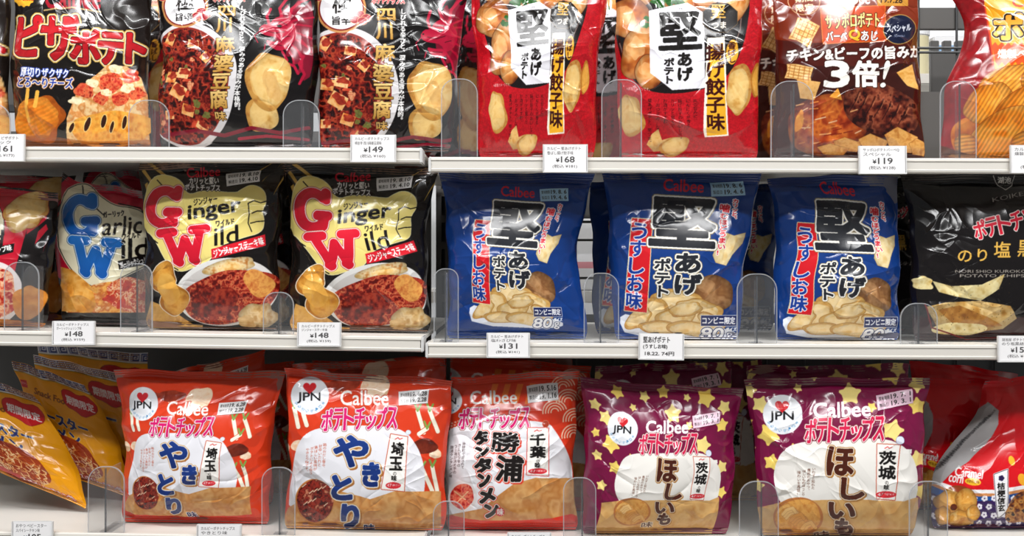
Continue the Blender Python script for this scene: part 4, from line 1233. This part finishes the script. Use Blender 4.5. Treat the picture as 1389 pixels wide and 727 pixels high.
def wrinkles(p, U, V, W, H):
    r = np.random.RandomState(p['seed'] * 7 + 1)
    nv, nu = U.shape
    amt = p.get('amt', 1.0)
    X = (U - .5) * W; Y = V * H
    h = np.zeros_like(U)
    # gentle swell
    h += .0036 * (sum(r.uniform(-1, 1) * np.sin(X * r.uniform(15, 38) + Y * r.uniform(-38, 38) + r.uniform(0, 6.3)) for _ in range(6)) / 2.4)
    # faceted crumple: broad planes that meet in soft ridges
    n = sum(r.uniform(.5, 1) * np.sin(X * r.uniform(-45, 45) + Y * r.uniform(-45, 45) + r.uniform(0, 6.3)) for _ in range(4)) / 1.8
    h += .0024 * (1 - np.minimum(1, np.abs(n) * 1.3)) ** 1.3
    n = 2.2 * (fnoise(nv, nu, nv / 7.0, p['seed'] + 80, 2) - .5)
    edge = np.maximum(np.abs(2 * U - 1) ** 2.2, np.abs(2 * V - 1) ** 3)
    h += .0026 * edge * (1 - np.minimum(1, np.abs(n) * 2.2))

    def crease(x0, y0, a, L, w, A):
        c, s = math.cos(a), math.sin(a)
        tt = ((X - x0) * c + (Y - y0) * s) / L
        k1, k2 = r.uniform(-1, 1), r.uniform(-1, 1)
        dd = -(X - x0) * s + (Y - y0) * c + L * .10 * (k1 * np.sin(tt * 4) + .5 * k2 * np.sin(tt * 9))
        return A * np.exp(-np.abs(dd) / w) * np.sin(np.pi * np.clip(tt, 0, 1)) ** .6
    # folds that run in from the seals and the sides, and fine sharp creases that branch off them
    for i in range(p.get('creases', 16)):
        k = r.randint(0, 4)
        if k == 0: x0, y0 = r.uniform(-.5, .5) * W, H * r.uniform(.86, .97); a = -math.pi / 2 + r.uniform(-.9, .9)
        elif k == 1: x0, y0 = r.uniform(-.5, .5) * W, H * r.uniform(.02, .12); a = math.pi / 2 + r.uniform(-.9, .9)
        elif k == 2: x0, y0 = -W * r.uniform(.4, .5), H * r.uniform(.1, .9); a = r.uniform(-.9, .9)
        else: x0, y0 = W * r.uniform(.4, .5), H * r.uniform(.1, .9); a = math.pi + r.uniform(-.9, .9)
        L = r.uniform(.18, .5) * H
        h += crease(x0, y0, a, L, r.uniform(.003, .007), r.uniform(.0008, .0022) * r.choice([-1, 1, 1]))
        for j in range(2):
            f = r.uniform(.1, .8); x1, y1 = x0 + f * L * math.cos(a), y0 + f * L * math.sin(a)
            h += crease(x1, y1, a + r.uniform(-1.1, 1.1), L * r.uniform(.35, .9), r.uniform(.0010, .0020), r.uniform(.0004, .0010) * r.choice([-1, 1]))
    # gathers running down from the top seal and up from the bottom one
    vt, vb = p.get('vt', .94), p.get('vb', .04)
    g = sum(r.uniform(.4, 1) * np.sin(U * r.uniform(14, 46) + r.uniform(0, 6.3)) for _ in range(5)) / 2
    h += .0020 * g * (np.exp(-np.abs(vt - V) / .07) + .8 * np.exp(-np.abs(V - vb) / .06))
    # long pleats near the two sides
    g = sum(r.uniform(.4, 1) * np.sin(V * r.uniform(8, 30) + r.uniform(0, 6.3) + 6 * U) for _ in range(4)) / 2
    h += .0022 * g * np.exp(-(1 - np.abs(2 * U - 1)) / .16)
    env = np.clip((1 - np.abs(2 * U - 1)) / .04, 0, 1) * np.clip((vt + .02 - V) / .05, .12, 1) * np.clip((V - .01) / .05, 0, 1)
    h = h * env * amt
    # crimped ribs of the seals
    rib = .00028 * np.sin(Y * 2 * np.pi / .0028)
    return h + rib * ((V > vt + .008) | (V < vb - .006))


DESIGN = {}


def design(k):
    if k not in DESIGN:
        DESIGN[k] = globals()['art_' + k]()
    return DESIGN[k]


def bag(k, label, p, group, name='chip_bag', ref=False, flat=None, date=None, res=1.85, cat='bag of chips'):
    a = design(k)
    (ax, ay), (bx, by), (cx, cy), (dx, dy) = p['q']
    wpx = max(bx - ax, cx - dx); hpx = max(dy - ay, cy - by)
    nu, nv = int(wpx * res), int(hpx * res)
    U, V = np.meshgrid(np.linspace(0, 1, nu), np.linspace(0, 1, nv))
    S = smooth_surface(p, U, V)
    W = abs(S[nv // 2, -1, 0] - S[nv // 2, 0, 0]); H = abs(S[-1, nu // 2, 2] - S[0, nu // 2, 2])
    if ref:
        a.ref = p
    if a.ref is not None:                     # where each point of the film lies on the flat design
        R = smooth_surface(a.ref, U, V)
        X = CX + R[..., 0] * F / (D + R[..., 1]); Y = CY - R[..., 2] * F / (D + R[..., 1])
    else:
        X = a.x0 + U * a.w / a.S; Y = a.y0 + (1 - V) * a.h / a.S
    colr = a.sample(X, Y)
    P = S.copy()
    P[..., 1] -= wrinkles(p, U, V, W, H)
    # back of the bag, coarse
    u2, v2 = np.meshgrid(np.linspace(0, 1, 26), np.linspace(0, 1, 26))
    Bk = smooth_surface(p, u2, v2, True)
    base = np.array([P[0, :, 0].mean(), p['y0'], P[..., 2].min()])
    P -= base; Bk -= base
    t = thing(name, label, cat, tuple(base), group)
    kb, kt = int(p.get('vb', .04) * nv), int(p.get('vt', .94) * nv)
    bc = colr.mean((0, 1)) * .6 + .15
    link('pouch', grid_mesh('pouch', P[kb:kt + 1], colr[kb:kt + 1], [(Bk[:, ::-1], bc)]), t, [FILM])
    if kt < nv - 2:
        link('top_seal', grid_mesh('top_seal', P[kt:], colr[kt:]), t, [FILM])
    if kb > 1:
        link('bottom_seal', grid_mesh('bottom_seal', P[:kb + 1], colr[:kb + 1]), t, [FILM])
    if date:                                  # the printed best-before slip
        q, lines, bg = date
        uv = []
        for (x, y) in q:
            i = np.argmin((X - x) ** 2 + (Y - y) ** 2); uv.append((U.flat[i], V.flat[i]))
        w, h = q[1][0] - q[0][0], q[3][1] - q[0][1]
        n1, n2 = max(8, int(w * 2.2)), max(6, int(h * 2.2))
        A, B_ = np.meshgrid(np.linspace(0, 1, n1), np.linspace(0, 1, n2))
        uv = np.array(uv)
        UV = (uv[0] * ((1 - A) * (1 - B_))[..., None] + uv[1] * (A * (1 - B_))[..., None] + uv[2] * (A * B_)[..., None] + uv[3] * ((1 - A) * B_)[..., None])
        gx = np.clip(UV[..., 0] * (nu - 1), 0, nu - 1.001); gy = np.clip(UV[..., 1] * (nv - 1), 0, nv - 1.001)
        i, j = gx.astype(int), gy.astype(int); f, g = (gx - i)[..., None], (gy - j)[..., None]
        Q = (P[j, i] * (1 - f) + P[j, i + 1] * f) * (1 - g) + (P[j + 1, i] * (1 - f) + P[j + 1, i + 1] * f) * g
        Q[..., 1] -= .0006
        la = art_label(w, h, lines, bg)
        k_ = la.sample(A * w, B_ * h)
        o = link('date_label', grid_mesh('date_label', Q[::-1], k_[::-1]), t, [FILM])
        o['label'] = 'pale printed best-before slip'
    return t


def dates(w, h, a, b):
    return [('賞味期限', w * .06, h * .14, w * .30, h * .26, .12), (a, w * .40, h * .12, w * .54, h * .30, .2),
            ('製造日', w * .06, h * .58, w * .26, h * .26, .12), (b, w * .40, h * .56, w * .54, h * .30, .2)]


def dt(q, a, b, bg='#e6e4e4'):
    return (q, dates(q[1][0] - q[0][0], q[3][1] - q[0][1], a, b), bg)

# ------------------------------------------------------------------ top shelves
def B(tl, tr, br, bl, s, seed, **k):
    d = dict(q=(tl, tr, br, bl), s=s, seed=seed, y0=.05, bulge=.032, lean=.015)
    d.update(k)
    return d


G = 'bags on the top shelves'
WAIST = [(0, 0), (.3, 4), (.6, 5), (.85, 3), (1, 0)]
NW = [(v, -x) for v, x in WAIST]
bag('pizza', 'black chip bag with big red katakana and a pizza slice, top shelf', B((14, -52), (212, -52), (207, 198), (24, 197), 'TL', 1, L=[(0, 0), (.4, -3), (.75, 4), (1, 0)], R=[(0, 0), (.5, -10), (.8, -4), (1, 0)]), G, ref=True)
bag('sichuan', 'black sichuan tofu chip bag directly right of the pizza potato bag',
    B((208, -52), (434, -50), (424, 197), (216, 196), 'TL', 2, L=[(0, 0), (.25, 2), (.45, 9), (.6, 6), (.9, 0)], R=[(0, 0), (.5, 2), (1, 0)], creases=20), G)
bag('sichuan', 'black sichuan tofu chip bag beside the left red gyoza bag', B((430, -52), (640, -50), (613, 206), (434, 198), 'TL', 3, R=[(0, 0), (.5, -4), (1, 0)]), G, ref=True)
bag('gyoza', 'red gyoza chip bag beside the black sichuan bag, with the ¥168 tag below it', B((638, -52), (829, -52), (806, 212), (649, 211), 'TR', 4, L=[(0, 0), (.5, 2), (.8, 0)], R=[(0, 0), (.5, -6), (1, 0)]), G)
bag('gyoza', 'red gyoza chip bag beside the brown chicken and beef chip bag', B((832, -52), (1040, -52), (1029, 213), (842, 212), 'TR', 5, L=[(0, 0), (.4, -3), (.7, 2), (1, 0)], R=[(0, 0), (.5, -5), (1, 0)]), G, ref=True)
bag('sapporo', 'brown chicken and beef chip bag with the large white 3倍! lettering, in front', B((1042, -52), (1246, -52), (1257, 214), (1048, 213), 'TR', 61, L=[(0, 0), (.45, 6), (.75, 8), (1, 0)], R=[(0, 0), (.5, -8), (.8, -2), (1, 0)], y0=.052), G, ref=True)
bag('smoke', 'orange and dark red smoked flavour bag of ridged chips, top shelf beside the wire grid', B((1268, -60), (1492, -60), (1490, 215), (1272, 214), 'TR', 7, L=[(0, 0), (.35, 12), (.55, 36), (.66, 42), (.78, 22), (.9, 0)], y0=.055, bulge=.04), G, ref=True)
bag('pizza', 'black chip bag at the left end of the top shelf, only its right edge visible', B((-186, -52), (13, -52), (13, 197), (-178, 196), 'TL', 8), G, res=.8)
bag('gyoza', 'red chip bag standing behind, in the gap between the pizza and sichuan bags', B((112, -40), (256, -40), (244, 190), (116, 190), 'TL', 9, y0=.14), G, res=.7)
bag('sapporo', 'brown chicken and beef chip bag standing behind, showing at the left of the 3倍! bag', B((1018, -30), (1200, -30), (1200, 205), (1016, 205), 'TR', 10, y0=.125, bulge=.026), G, res=1.0)
bag('sichuan', 'black chip bag standing behind, between the sichuan and left gyoza bags', B((530, -40), (664, -40), (664, 196), (530, 196), 'TR', 11, y0=.135, bulge=.026), G, res=.7)

bag('gyoza', 'red chip bag standing behind, in the gap between the two front gyoza bags', B((752, -40), (916, -40), (912, 200), (752, 200), 'TR', 51, y0=.135, bulge=.026), G, res=.7)
bag('smoke', 'dark red chip bag standing behind the orange smoked flavour bag', B((1318, -40), (1480, -40), (1478, 200), (1310, 200), 'TR', 52, y0=.15, bulge=.026), G, res=.6)

# ------------------------------------------------------------------ middle shelves
G = 'bags on the middle shelves'
bag('chilli', 'red and black chip bag picturing a yellow chip, left end of middle shelf, in front', B((-118, 244), (82, 262), (64, 446), (-116, 446), 'ML', 12, R=[(0, 0), (.4, -2), (1, 0)], y0=.06), G, ref=True)
bag('garlic', 'cream garlic chip bag with blue G and W lettering, in front', B((84, 231), (208, 261), (214, 432), (82, 426), 'ML', 13, L=[(0, 0), (.3, -1), (.55, -9), (.75, -2), (1, 0)], y0=.095, T=[(0, 0), (.15, 10), (.5, 6), (1, 0)]), G, ref=True)
bag('garlic', 'garlic chip bag standing behind the front cream garlic bag', B((112, 232), (238, 234), (238, 420), (128, 420), 'ML', 14, y0=.18), G, res=.8)
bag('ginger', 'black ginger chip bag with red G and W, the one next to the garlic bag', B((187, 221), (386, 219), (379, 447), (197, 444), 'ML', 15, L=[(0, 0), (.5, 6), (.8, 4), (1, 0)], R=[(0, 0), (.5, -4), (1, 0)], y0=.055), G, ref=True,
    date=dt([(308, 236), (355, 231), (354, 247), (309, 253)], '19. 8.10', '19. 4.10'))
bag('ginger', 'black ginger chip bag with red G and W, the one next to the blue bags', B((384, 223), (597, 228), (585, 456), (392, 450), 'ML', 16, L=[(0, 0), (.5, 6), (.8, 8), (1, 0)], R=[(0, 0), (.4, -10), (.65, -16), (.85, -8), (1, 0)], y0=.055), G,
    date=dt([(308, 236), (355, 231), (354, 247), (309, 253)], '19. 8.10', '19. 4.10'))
bag('ginger', 'ginger chip bag standing behind, showing in the gap between the two front ginger bags', B((238, 231), (400, 232), (398, 425), (240, 425), 'ML', 17, y0=.14, bulge=.028), G, res=1.0)
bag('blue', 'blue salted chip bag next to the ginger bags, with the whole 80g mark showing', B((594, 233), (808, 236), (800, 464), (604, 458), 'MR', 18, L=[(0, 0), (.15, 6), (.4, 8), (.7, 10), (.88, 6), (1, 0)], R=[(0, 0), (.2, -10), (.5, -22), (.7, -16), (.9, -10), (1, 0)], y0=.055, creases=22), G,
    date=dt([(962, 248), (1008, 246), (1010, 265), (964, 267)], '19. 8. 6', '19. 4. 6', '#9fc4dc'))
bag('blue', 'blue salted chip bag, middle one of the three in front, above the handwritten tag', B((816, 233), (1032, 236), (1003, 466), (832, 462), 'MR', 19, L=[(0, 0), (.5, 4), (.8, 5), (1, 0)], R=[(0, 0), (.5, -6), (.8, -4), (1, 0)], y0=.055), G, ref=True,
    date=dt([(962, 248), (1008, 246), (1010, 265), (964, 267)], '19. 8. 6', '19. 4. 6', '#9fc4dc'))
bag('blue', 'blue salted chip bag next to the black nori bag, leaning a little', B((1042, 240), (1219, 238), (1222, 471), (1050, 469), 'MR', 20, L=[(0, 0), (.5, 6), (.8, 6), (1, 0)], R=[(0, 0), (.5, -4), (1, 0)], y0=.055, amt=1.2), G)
bag('nori', 'black nori salt chip bag with gold kanji, right end of the middle shelf', B((1222, 236), (1452, 236), (1450, 470), (1238, 469), 'MR', 21, L=[(0, 0), (.4, 4), (.8, 6), (1, 0)], y0=.05, creases=22), G, ref=True)
bag('blue', 'blue chip bag standing behind, at the left of the middle blue bag', B((800, 247), (962, 247), (958, 440), (806, 440), 'MR', 22, y0=.14, bulge=.028), G, res=1.0)
bag('blue', 'blue chip bag standing behind, at the right of the middle blue bag', B((900, 251), (1052, 251), (1050, 440), (900, 440), 'MR', 23, y0=.215, bulge=.028), G, res=.9)
bag('nori', 'black chip bag standing behind, between the right blue bag and the nori bag', B((1122, 242), (1262, 242), (1258, 440), (1120, 440), 'MR', 24, y0=.145, bulge=.028), G, res=.7)

bag('chilli', 'red and black chip bag standing behind the front one at middle shelf left end', B((-90, 236), (100, 238), (98, 420), (-66, 420), 'ML', 53, y0=.17, bulge=.026), G, res=.7)
bag('ginger', 'ginger chip bag standing directly behind the left front ginger bag, only its dark top showing', B((214, 247), (372, 247), (370, 410), (216, 410), 'ML', 54, y0=.25, bulge=.024), G, res=.6)
bag('ginger', 'ginger chip bag standing directly behind the right front ginger bag, only its dark top showing', B((404, 232), (560, 234), (556, 420), (406, 420), 'ML', 55, y0=.15, bulge=.026), G, res=.6)

# ------------------------------------------------------------------ bottom shelves
G = 'bags on the bottom shelves'
SN = dict(name='snack_bag', cat='bag of snacks')
bag('babystar', 'yellow noodle snack bag in front, leaning at the left end of the bottom shelf', B((-78, 498), (46, 534), (121, 690), (-14, 636), 'BL', 25, y0=.085, lean=.03, stand=False, vt=.91, bulge=.02, R=[(0, 0), (.5, 12), (1, 0)], amt=.6), G, **SN)
bag('babystar', 'yellow noodle snack bag leaning second in the row, fully showing its red badge', B((13, 488), (116, 521), (180, 676), (76, 640), 'BL', 26, y0=.135, lean=.03, stand=False, vt=.91, bulge=.02, R=[(0, 0), (.5, 14), (1, 0)], amt=.6), G, **SN)
bag('babystar', 'yellow noodle snack bag leaning third in the row, partly behind the left yakitori bag', B((41, 481), (166, 506), (216, 664), (100, 630), 'BL', 27, y0=.19, lean=.03, stand=False, vt=.91, bulge=.02, R=[(0, 0), (.5, 8), (1, 0)], amt=.6), G, res=1.3, **SN)
bag('babystar', 'yellow noodle snack bag at the back of the row, under the shelf above', B((50, 464), (198, 480), (214, 640), (80, 632), 'BL', 28, y0=.245, lean=.02, vt=.91, bulge=.02, amt=.6), G, res=1.0, **SN)

o = dict(vt=.95)
bag('yakitori', 'orange yakitori chip bag next to the yellow snack bags', B((156, 501), (388, 505), (368, 714), (165, 711), 'BL', 29, L=[(0, 0), (.4, 8), (.75, 8), (.93, 3), (1, 0)], R=[(0, 0), (.2, -8), (.5, -8), (.75, -10), (.93, -4), (1, 0)], y0=.045, bulge=.036, **o), G,
    date=dt([(541, 531), (582, 528), (580, 547), (541, 550)], '19. 6.28', '19. 2.28'))
bag('yakitori', 'orange yakitori chip bag next to the red chiba noodle flavour bag', B((386, 500), (614, 516), (604, 724), (384, 723), 'BL', 30, L=[(0, 0), (.4, 8), (.75, 6), (1, 0)], R=[(0, 0), (.5, -4), (1, 0)], y0=.028, bulge=.03, **o), G, ref=True,
    date=dt([(541, 531), (582, 528), (580, 547), (541, 550)], '19. 6.28', '19. 2.28'))
bag('chiba', 'red noodle flavour chip bag with black lettering, bottom shelf centre', B((612, 512), (786, 502), (786, 716), (604, 714), 'BR', 31, L=[(0, 0), (.4, -4), (.75, 0), (1, 0)], R=[(0, 0), (.4, -10), (.75, -4), (1, 0)], y0=.05, bulge=.036, **o), G, ref=True,
    date=dt([(714, 524), (756, 519), (758, 542), (716, 547)], '19. 5.16', '19. 1.16'))
bag('ibaraki', 'purple starred chip bag next to the red noodle flavour bag', B((787, 509), (1009, 526), (990, 731), (787, 729), 'BR', 32, L=[(0, 0), (.5, 8), (.8, 4), (1, 0)], R=[(0, 0), (.5, -4), (.8, -6), (1, 0)], y0=.035, bulge=.034, T=[(0, 0), (.3, 6), (.6, 4), (1, 0)], **o), G,
    date=dt([(1186, 536), (1235, 527), (1237, 546), (1189, 556)], '19. 7. 1', '19. 3. 1', '#ecc9d9'))
bag('ibaraki', 'purple starred chip bag with the pink date slip, next to the red caramel snack bag', B((1010, 514), (1262, 511), (1240, 736), (1030, 735), 'BR', 33, L=[(0, 0), (.5, 6), (.8, 2), (1, 0)], R=[(0, 0), (.5, 4), (.8, -6), (1, 0)], y0=.03, bulge=.034, **o), G, ref=True,
    date=dt([(1186, 536), (1235, 527), (1237, 546), (1189, 556)], '19. 7. 1', '19. 3. 1', '#ecc9d9'))
# the rows behind
bag('yakitori', 'orange yakitori chip bag standing behind the left yakitori bag, one corner raised', B((206, 512), (359, 474), (372, 690), (216, 690), 'BL', 34, y0=.135, bulge=.026, **o), G, res=1.1, date=dt([(541, 531), (582, 528), (580, 547), (541, 550)], '19. 6.28', '19. 2.28'))
bag('yakitori', 'orange yakitori chip bag standing behind, showing in the gap between the two yakitori bags', B((268, 494), (398, 492), (400, 680), (262, 680), 'BL', 35, y0=.195, bulge=.024, **o), G, res=.9)
bag('yakitori', 'orange yakitori chip bag directly behind the right yakitori bag', B((398, 494), (604, 486), (602, 690), (404, 690), 'BL', 36, y0=.11, bulge=.026, **o), G, res=1.0)
bag('yakitori', 'orange chip bag at the back of the row behind the right yakitori bag', B((424, 490), (606, 484), (600, 670), (430, 670), 'BL', 37, y0=.18, bulge=.024, **o), G, res=.8)
bag('chiba', 'red chip bag directly behind the red noodle flavour bag', B((610, 484), (802, 496), (800, 690), (612, 690), 'BR', 38, y0=.135, bulge=.026, **o), G, res=1.0)
bag('chiba', 'red chip bag at the back of the row behind the red noodle flavour bag', B((628, 482), (776, 486), (774, 672), (630, 672), 'BR', 39, y0=.20, bulge=.024, **o), G, res=.8)
bag('ibaraki', 'purple starred chip bag directly behind the left purple bag', B((808, 497), (992, 490), (986, 692), (808, 692), 'BR', 40, y0=.125, bulge=.026, **o), G, res=1.0, date=dt([(1186, 536), (1235, 527), (1237, 546), (1189, 556)], '19. 7. 1', '19. 3. 1', '#ecc9d9'))
bag('ibaraki', 'purple starred chip bag at the back, between the two front purple bags', B((888, 490), (1034, 490), (1030, 676), (884, 676), 'BR', 41, y0=.19, bulge=.024, **o), G, res=.8)
bag('ibaraki', 'purple starred chip bag directly behind the right purple bag', B((1012, 496), (1234, 494), (1220, 696), (1030, 696), 'BR', 42, y0=.125, bulge=.026, **o), G, res=.9)
bag('caramel', 'red and purple snack bag in front at the right end of the bottom shelf', B((1332, 518), (1476, 500), (1486, 744), (1264, 738), 'BR', 43, L=[(0, 0), (.2, -16), (.45, -30), (.63, -10), (.83, 8), (1, 0)], y0=.06, bulge=.04, vt=.96, lean=.05, amt=1.3, creases=24), G, ref=True, **SN)
bag('caramel', 'red and purple snack bag standing behind, beside the right purple starred bag', B((1240, 512), (1366, 516), (1364, 700), (1226, 700), 'BR', 44, y0=.145, bulge=.03, vt=.96), G, res=1.0, **SN)
bag('caramel', 'dark red snack bag at the back of the right end of the bottom shelf', B((1236, 488), (1380, 506), (1370, 676), (1236, 676), 'BR', 45, y0=.215, bulge=.024, vt=.96), G, res=.8, **SN)


# ------------------------------------------------------------------ clear dividers
def divider(s, line, l, r, top, label, deep=.017):
    x = wx(line); z = zs(s, x) + .0004
    h = wz(top) - z
    t = thing('shelf_divider', label, 'shelf divider', (x, 0, z), 'clear shelf dividers')
    a, b = wx(l) - x, wx(r) - x
    rad = min((b - a) * .42, .022)

    def outline(a, b, z1, rad, inset=0.0):
        p = [(a + inset, 0.0)]
        for k in range(9):
            q = math.pi - k * math.pi / 16
            p.append((a + rad + (rad - inset) * math.cos(q), z1 - rad + (rad - inset) * math.sin(q)))
        for k in range(9):
            q = math.pi / 2 - k * math.pi / 16
            p.append((b - rad + (rad - inset) * math.cos(q), z1 - rad + (rad - inset) * math.sin(q)))
        return p + [(b - inset, 0.0)]
    m = MB(); m.prism(outline(a, b, h, rad), 'y', .0022, .0034, 1, 0)
    m.build('front_plate', [CLEAR, CLEAR_EDGE], t)
    oo, ii = outline(a, b, h, rad), outline(a, b, h, rad, .0011)
    m = MB(); n = len(oo)                      # added rim strip in paler plastic: bright edge line put into the colour
    m.v = [(p_, .0018, q_) for p_, q_ in oo] + [(p_, .0018, q_) for p_, q_ in ii] + [(p_, .0022, q_) for p_, q_ in oo] + [(p_, .0022, q_) for p_, q_ in ii]
    for i in range(n - 1):
        m.f += [[i, i + 1, n + i + 1, n + i], [2 * n + i, 3 * n + i, 3 * n + i + 1, 2 * n + i + 1], [i, 2 * n + i, 2 * n + i + 1, i + 1], [n + i, n + i + 1, 3 * n + i + 1, 3 * n + i]]
        m.m += [0] * 4
    m.build('plate_rim', [CLEAR_EDGE], t)
    m = MB()                                   # rounded panel that runs back between the bags
    p = [(.004, 0)]
    for k in range(9 if deep > .02 else 0):
        q = math.pi - k * math.pi / 16
        p.append((.004 + .02 + .02 * math.cos(q), h * .94 - .02 + .02 * math.sin(q)))
    p += ([] if deep > .02 else [(.004, h * .9)]) + [(max(deep, .026), h * .94), (max(deep, .026), 0)] if deep > .02 else [(deep, h * .9), (deep, 0)]
    m.prism(p, 'x', -.0006, .0006, 0); m.build('side_panel', [CLEAR], t)
    m = MB(); m.box(-.0008, .0008, .0034, .0050, 0, h * .96); m.build('front_rib', [CLEAR_RIB], t)
    m = MB(); m.box(-.007, .007, .004, max(deep, .012), -.0002, .0010); m.build('base_strip', [CLEAR], t)


for s, line, l, r, top, label in (
        ('TL', -14, -42, 13, 140, 'clear divider at the left end of the top shelf'),
        ('TL', 204, 173, 229, 135, 'clear divider between the pizza bag and the sichuan bag'),
        ('TL', 408, 383, 433, 135, 'clear divider between the two black sichuan bags'),
        ('TR', 623, 598, 648, 106, 'clear divider between the sichuan bag and the left gyoza bag'),
        ('TR', 843, 816, 871, 107, 'clear divider between the two red gyoza bags'),
        ('TR', 1078, 1046, 1104, 109, 'clear divider in front of the brown chicken and beef bag'),
        ('TR', 1304, 1276, 1326, 109, 'clear divider in front of the orange smoked chip bag'),
        ('ML', 28, 4, 52, 355, 'clear divider in front of the red and black bag, left end of the middle shelf'),
        ('ML', 184, 162, 206, 357, 'clear divider between the garlic bag and the left ginger bag'),
        ('ML', 377, 356, 398, 396, 'clear divider between the two ginger bags'),
        ('MR', 604, 588, 622, 364, 'clear divider at the left edge of the first blue bag'),
        ('MR', 815, 792, 840, 370, 'clear divider between the first and middle blue bags'),
        ('MR', 1028, 1000, 1055, 371, 'clear divider between the middle and right blue bags'),
        ('MR', 1248, 1222, 1273, 411, 'clear divider in front of the black nori bag'),
        ('BL', 141, 118, 168, 633, 'clear divider between the yellow snack bags and the left yakitori bag'),
        ('BL', 378, 354, 400, 634, 'clear divider between the two orange yakitori bags'),
        ('BR', 608, 587, 630, 680, 'low clear divider at the left edge of the red noodle flavour bag'),
        ('BR', 790, 764, 809, 648, 'clear divider between the red noodle flavour bag and the left purple bag'),
        ('BR', 1034, 1003, 1057, 653, 'clear divider between the two purple starred bags'),
        ('BR', 1261, 1234, 1287, 653, 'clear divider between the right purple bag and the red snack bag')):
    divider(s, line, l, r, top, label, {28: .05, 141: .045, 184: .05, 604: .03}.get(line, .014))


# ------------------------------------------------------------------ price tags
def price_tag(x0, y0, x1, y1, l1, l2, price, tax, label, hand=False, rot=0):
    w, h = x1 - x0, y1 - y0
    if hand:
        L = [(l1, w * .08, h * .10, w * .62, h * .26, .3), (l2, w * .08, h * .42, w * .56, h * .20, .2), (price, w * .12, h * .72, w * .68, h * .16, .2)]
    else:
        L = [(l1, w * .07, h * .07, w * .80, h * .13, .1), (l2, w * .07, h * .24, w * .62, h * .13, .1),
             ('¥', w * .28, h * .50, w * .08, h * .15, .5), (price, w * .40, h * .44, w * .32, h * .22, .9), (tax, w * .20, h * .74, w * .58, h * .15, .1)]
    a = art_label(w, h, L, '#eceaea', '#3a3838')
    W, H = w * D / F, h * D / F
    n1, n2 = int(w * 2.6), int(h * 2.6)
    A, V = np.meshgrid(np.linspace(0, 1, n1), np.linspace(0, 1, n2))
    K = a.sample(A * w, (1 - V) * h)
    P = np.stack([(A - .5) * W, 0 * A - .0006, V * H], -1)
    t = thing('price_tag', label, 'price tag', (wx((x0 + x1) / 2), -.0034, wz(y1)), 'shelf price tags')
    t.rotation_euler = (math.radians(-2), math.radians(rot), 0)
    Bq = P[::6, ::6].copy(); Bq[:, 0] = P[::6, 0][:1, :1] if False else Bq[:, 0]
    link('card', grid_mesh('card', P, K, [(P[::n2 - 1, ::-(n1 - 1)] + np.array([0, .0006, 0]), (.9, .9, .9))]), t, [PAPER])
    m = MB()                                   # clear pocket: back plate, lower lip and two sides
    m.box(-W / 2 - .001, W / 2 + .001, .0004, .0014, -.001, H + .0008)
    m.box(-W / 2 - .001, W / 2 + .001, -.0022, .0004, -.0016, -.0002)
    m.box(-W / 2 - .0016, -W / 2 - .0004, -.0018, .0014, -.0016, H + .0006); m.box(W / 2 + .0004, W / 2 + .0016, -.0018, .0014, -.0016, H + .0006)
    m.build('holder', [HOLDER], t, .0003)


for a in (
        (-21, 183, 34, 218, 'カルビー ピザポテト', 'スナック', '161', '(税込 ¥173)', 'price tag reading ¥161 under the pizza potato bag'),
        (478, 184, 536, 219, 'カルビーポテトチップス', '極旨辛 四川麻婆豆腐味', '149', '(税込 ¥160)', 'price tag reading ¥149 under the sichuan bags'),
        (738, 197, 795, 233, 'カルビー 堅あげポテト', '香ばし揚げ餃子味', '168', '(税込 ¥181)', 'price tag reading ¥168 under the gyoza bags'),
        (1165, 199, 1226, 235, 'サッポロポテトバーベQ', 'スペシャル', '119', '(税込 ¥128)', 'price tag reading ¥119 under the brown chicken and beef bag'),
        (1370, 198, 1430, 234, 'カルビー ポテト', '燻製ベーコン', '149', '(税込 ¥160)', 'price tag at the right end of the top shelf, cut by the frame'),
        (75, 436, 129, 466, 'カルビーポテトチップス', 'ガーリックシュリンプ味', '148', '(税込 ¥159)', 'price tag reading ¥148 under the garlic bag'),
        (406, 438, 462, 468, 'カルビーポテトチップス', 'ジンジャーステーキ味', '148', '(税込 ¥159)', 'price tag reading ¥148 under the right ginger bag'),
        (662, 452, 717, 483, 'カルビー 堅あげポテト', '塩わさび味', '131', '(税込 ¥141)', 'price tag reading ¥131 under the first blue bag'),
        (1353, 456, 1410, 489, '湖池屋 ポテトチップス', 'のり塩黒胡椒', '158', '(税込 ¥170)', 'price tag under the black nori bag, cut by the frame'),
        (20, 707, 72, 744, 'おやつ ベビースター', 'スパイシーチキン味', '105', '(税込 ¥113)', 'price tag reading ¥105 under the yellow snack bags'),
        (270, 711, 327, 746, 'カルビーポテトチップス', 'やきとり味', '148', '(税込 ¥159)', 'price tag under the left yakitori bag, its price below the frame'),
        (690, 722, 746, 756, 'カルビーポテトチップス', '勝浦タンタンメン味', '148', '(税込 ¥159)', 'price tag under the red noodle flavour bag, only its top edge in frame')):
    price_tag(*a)
price_tag(867, 453, 925, 486, '堅あげポテト', '(うすしお味)', '18.22. 74円', '', 'handwritten paper price tag under the middle blue bag', True, 1)
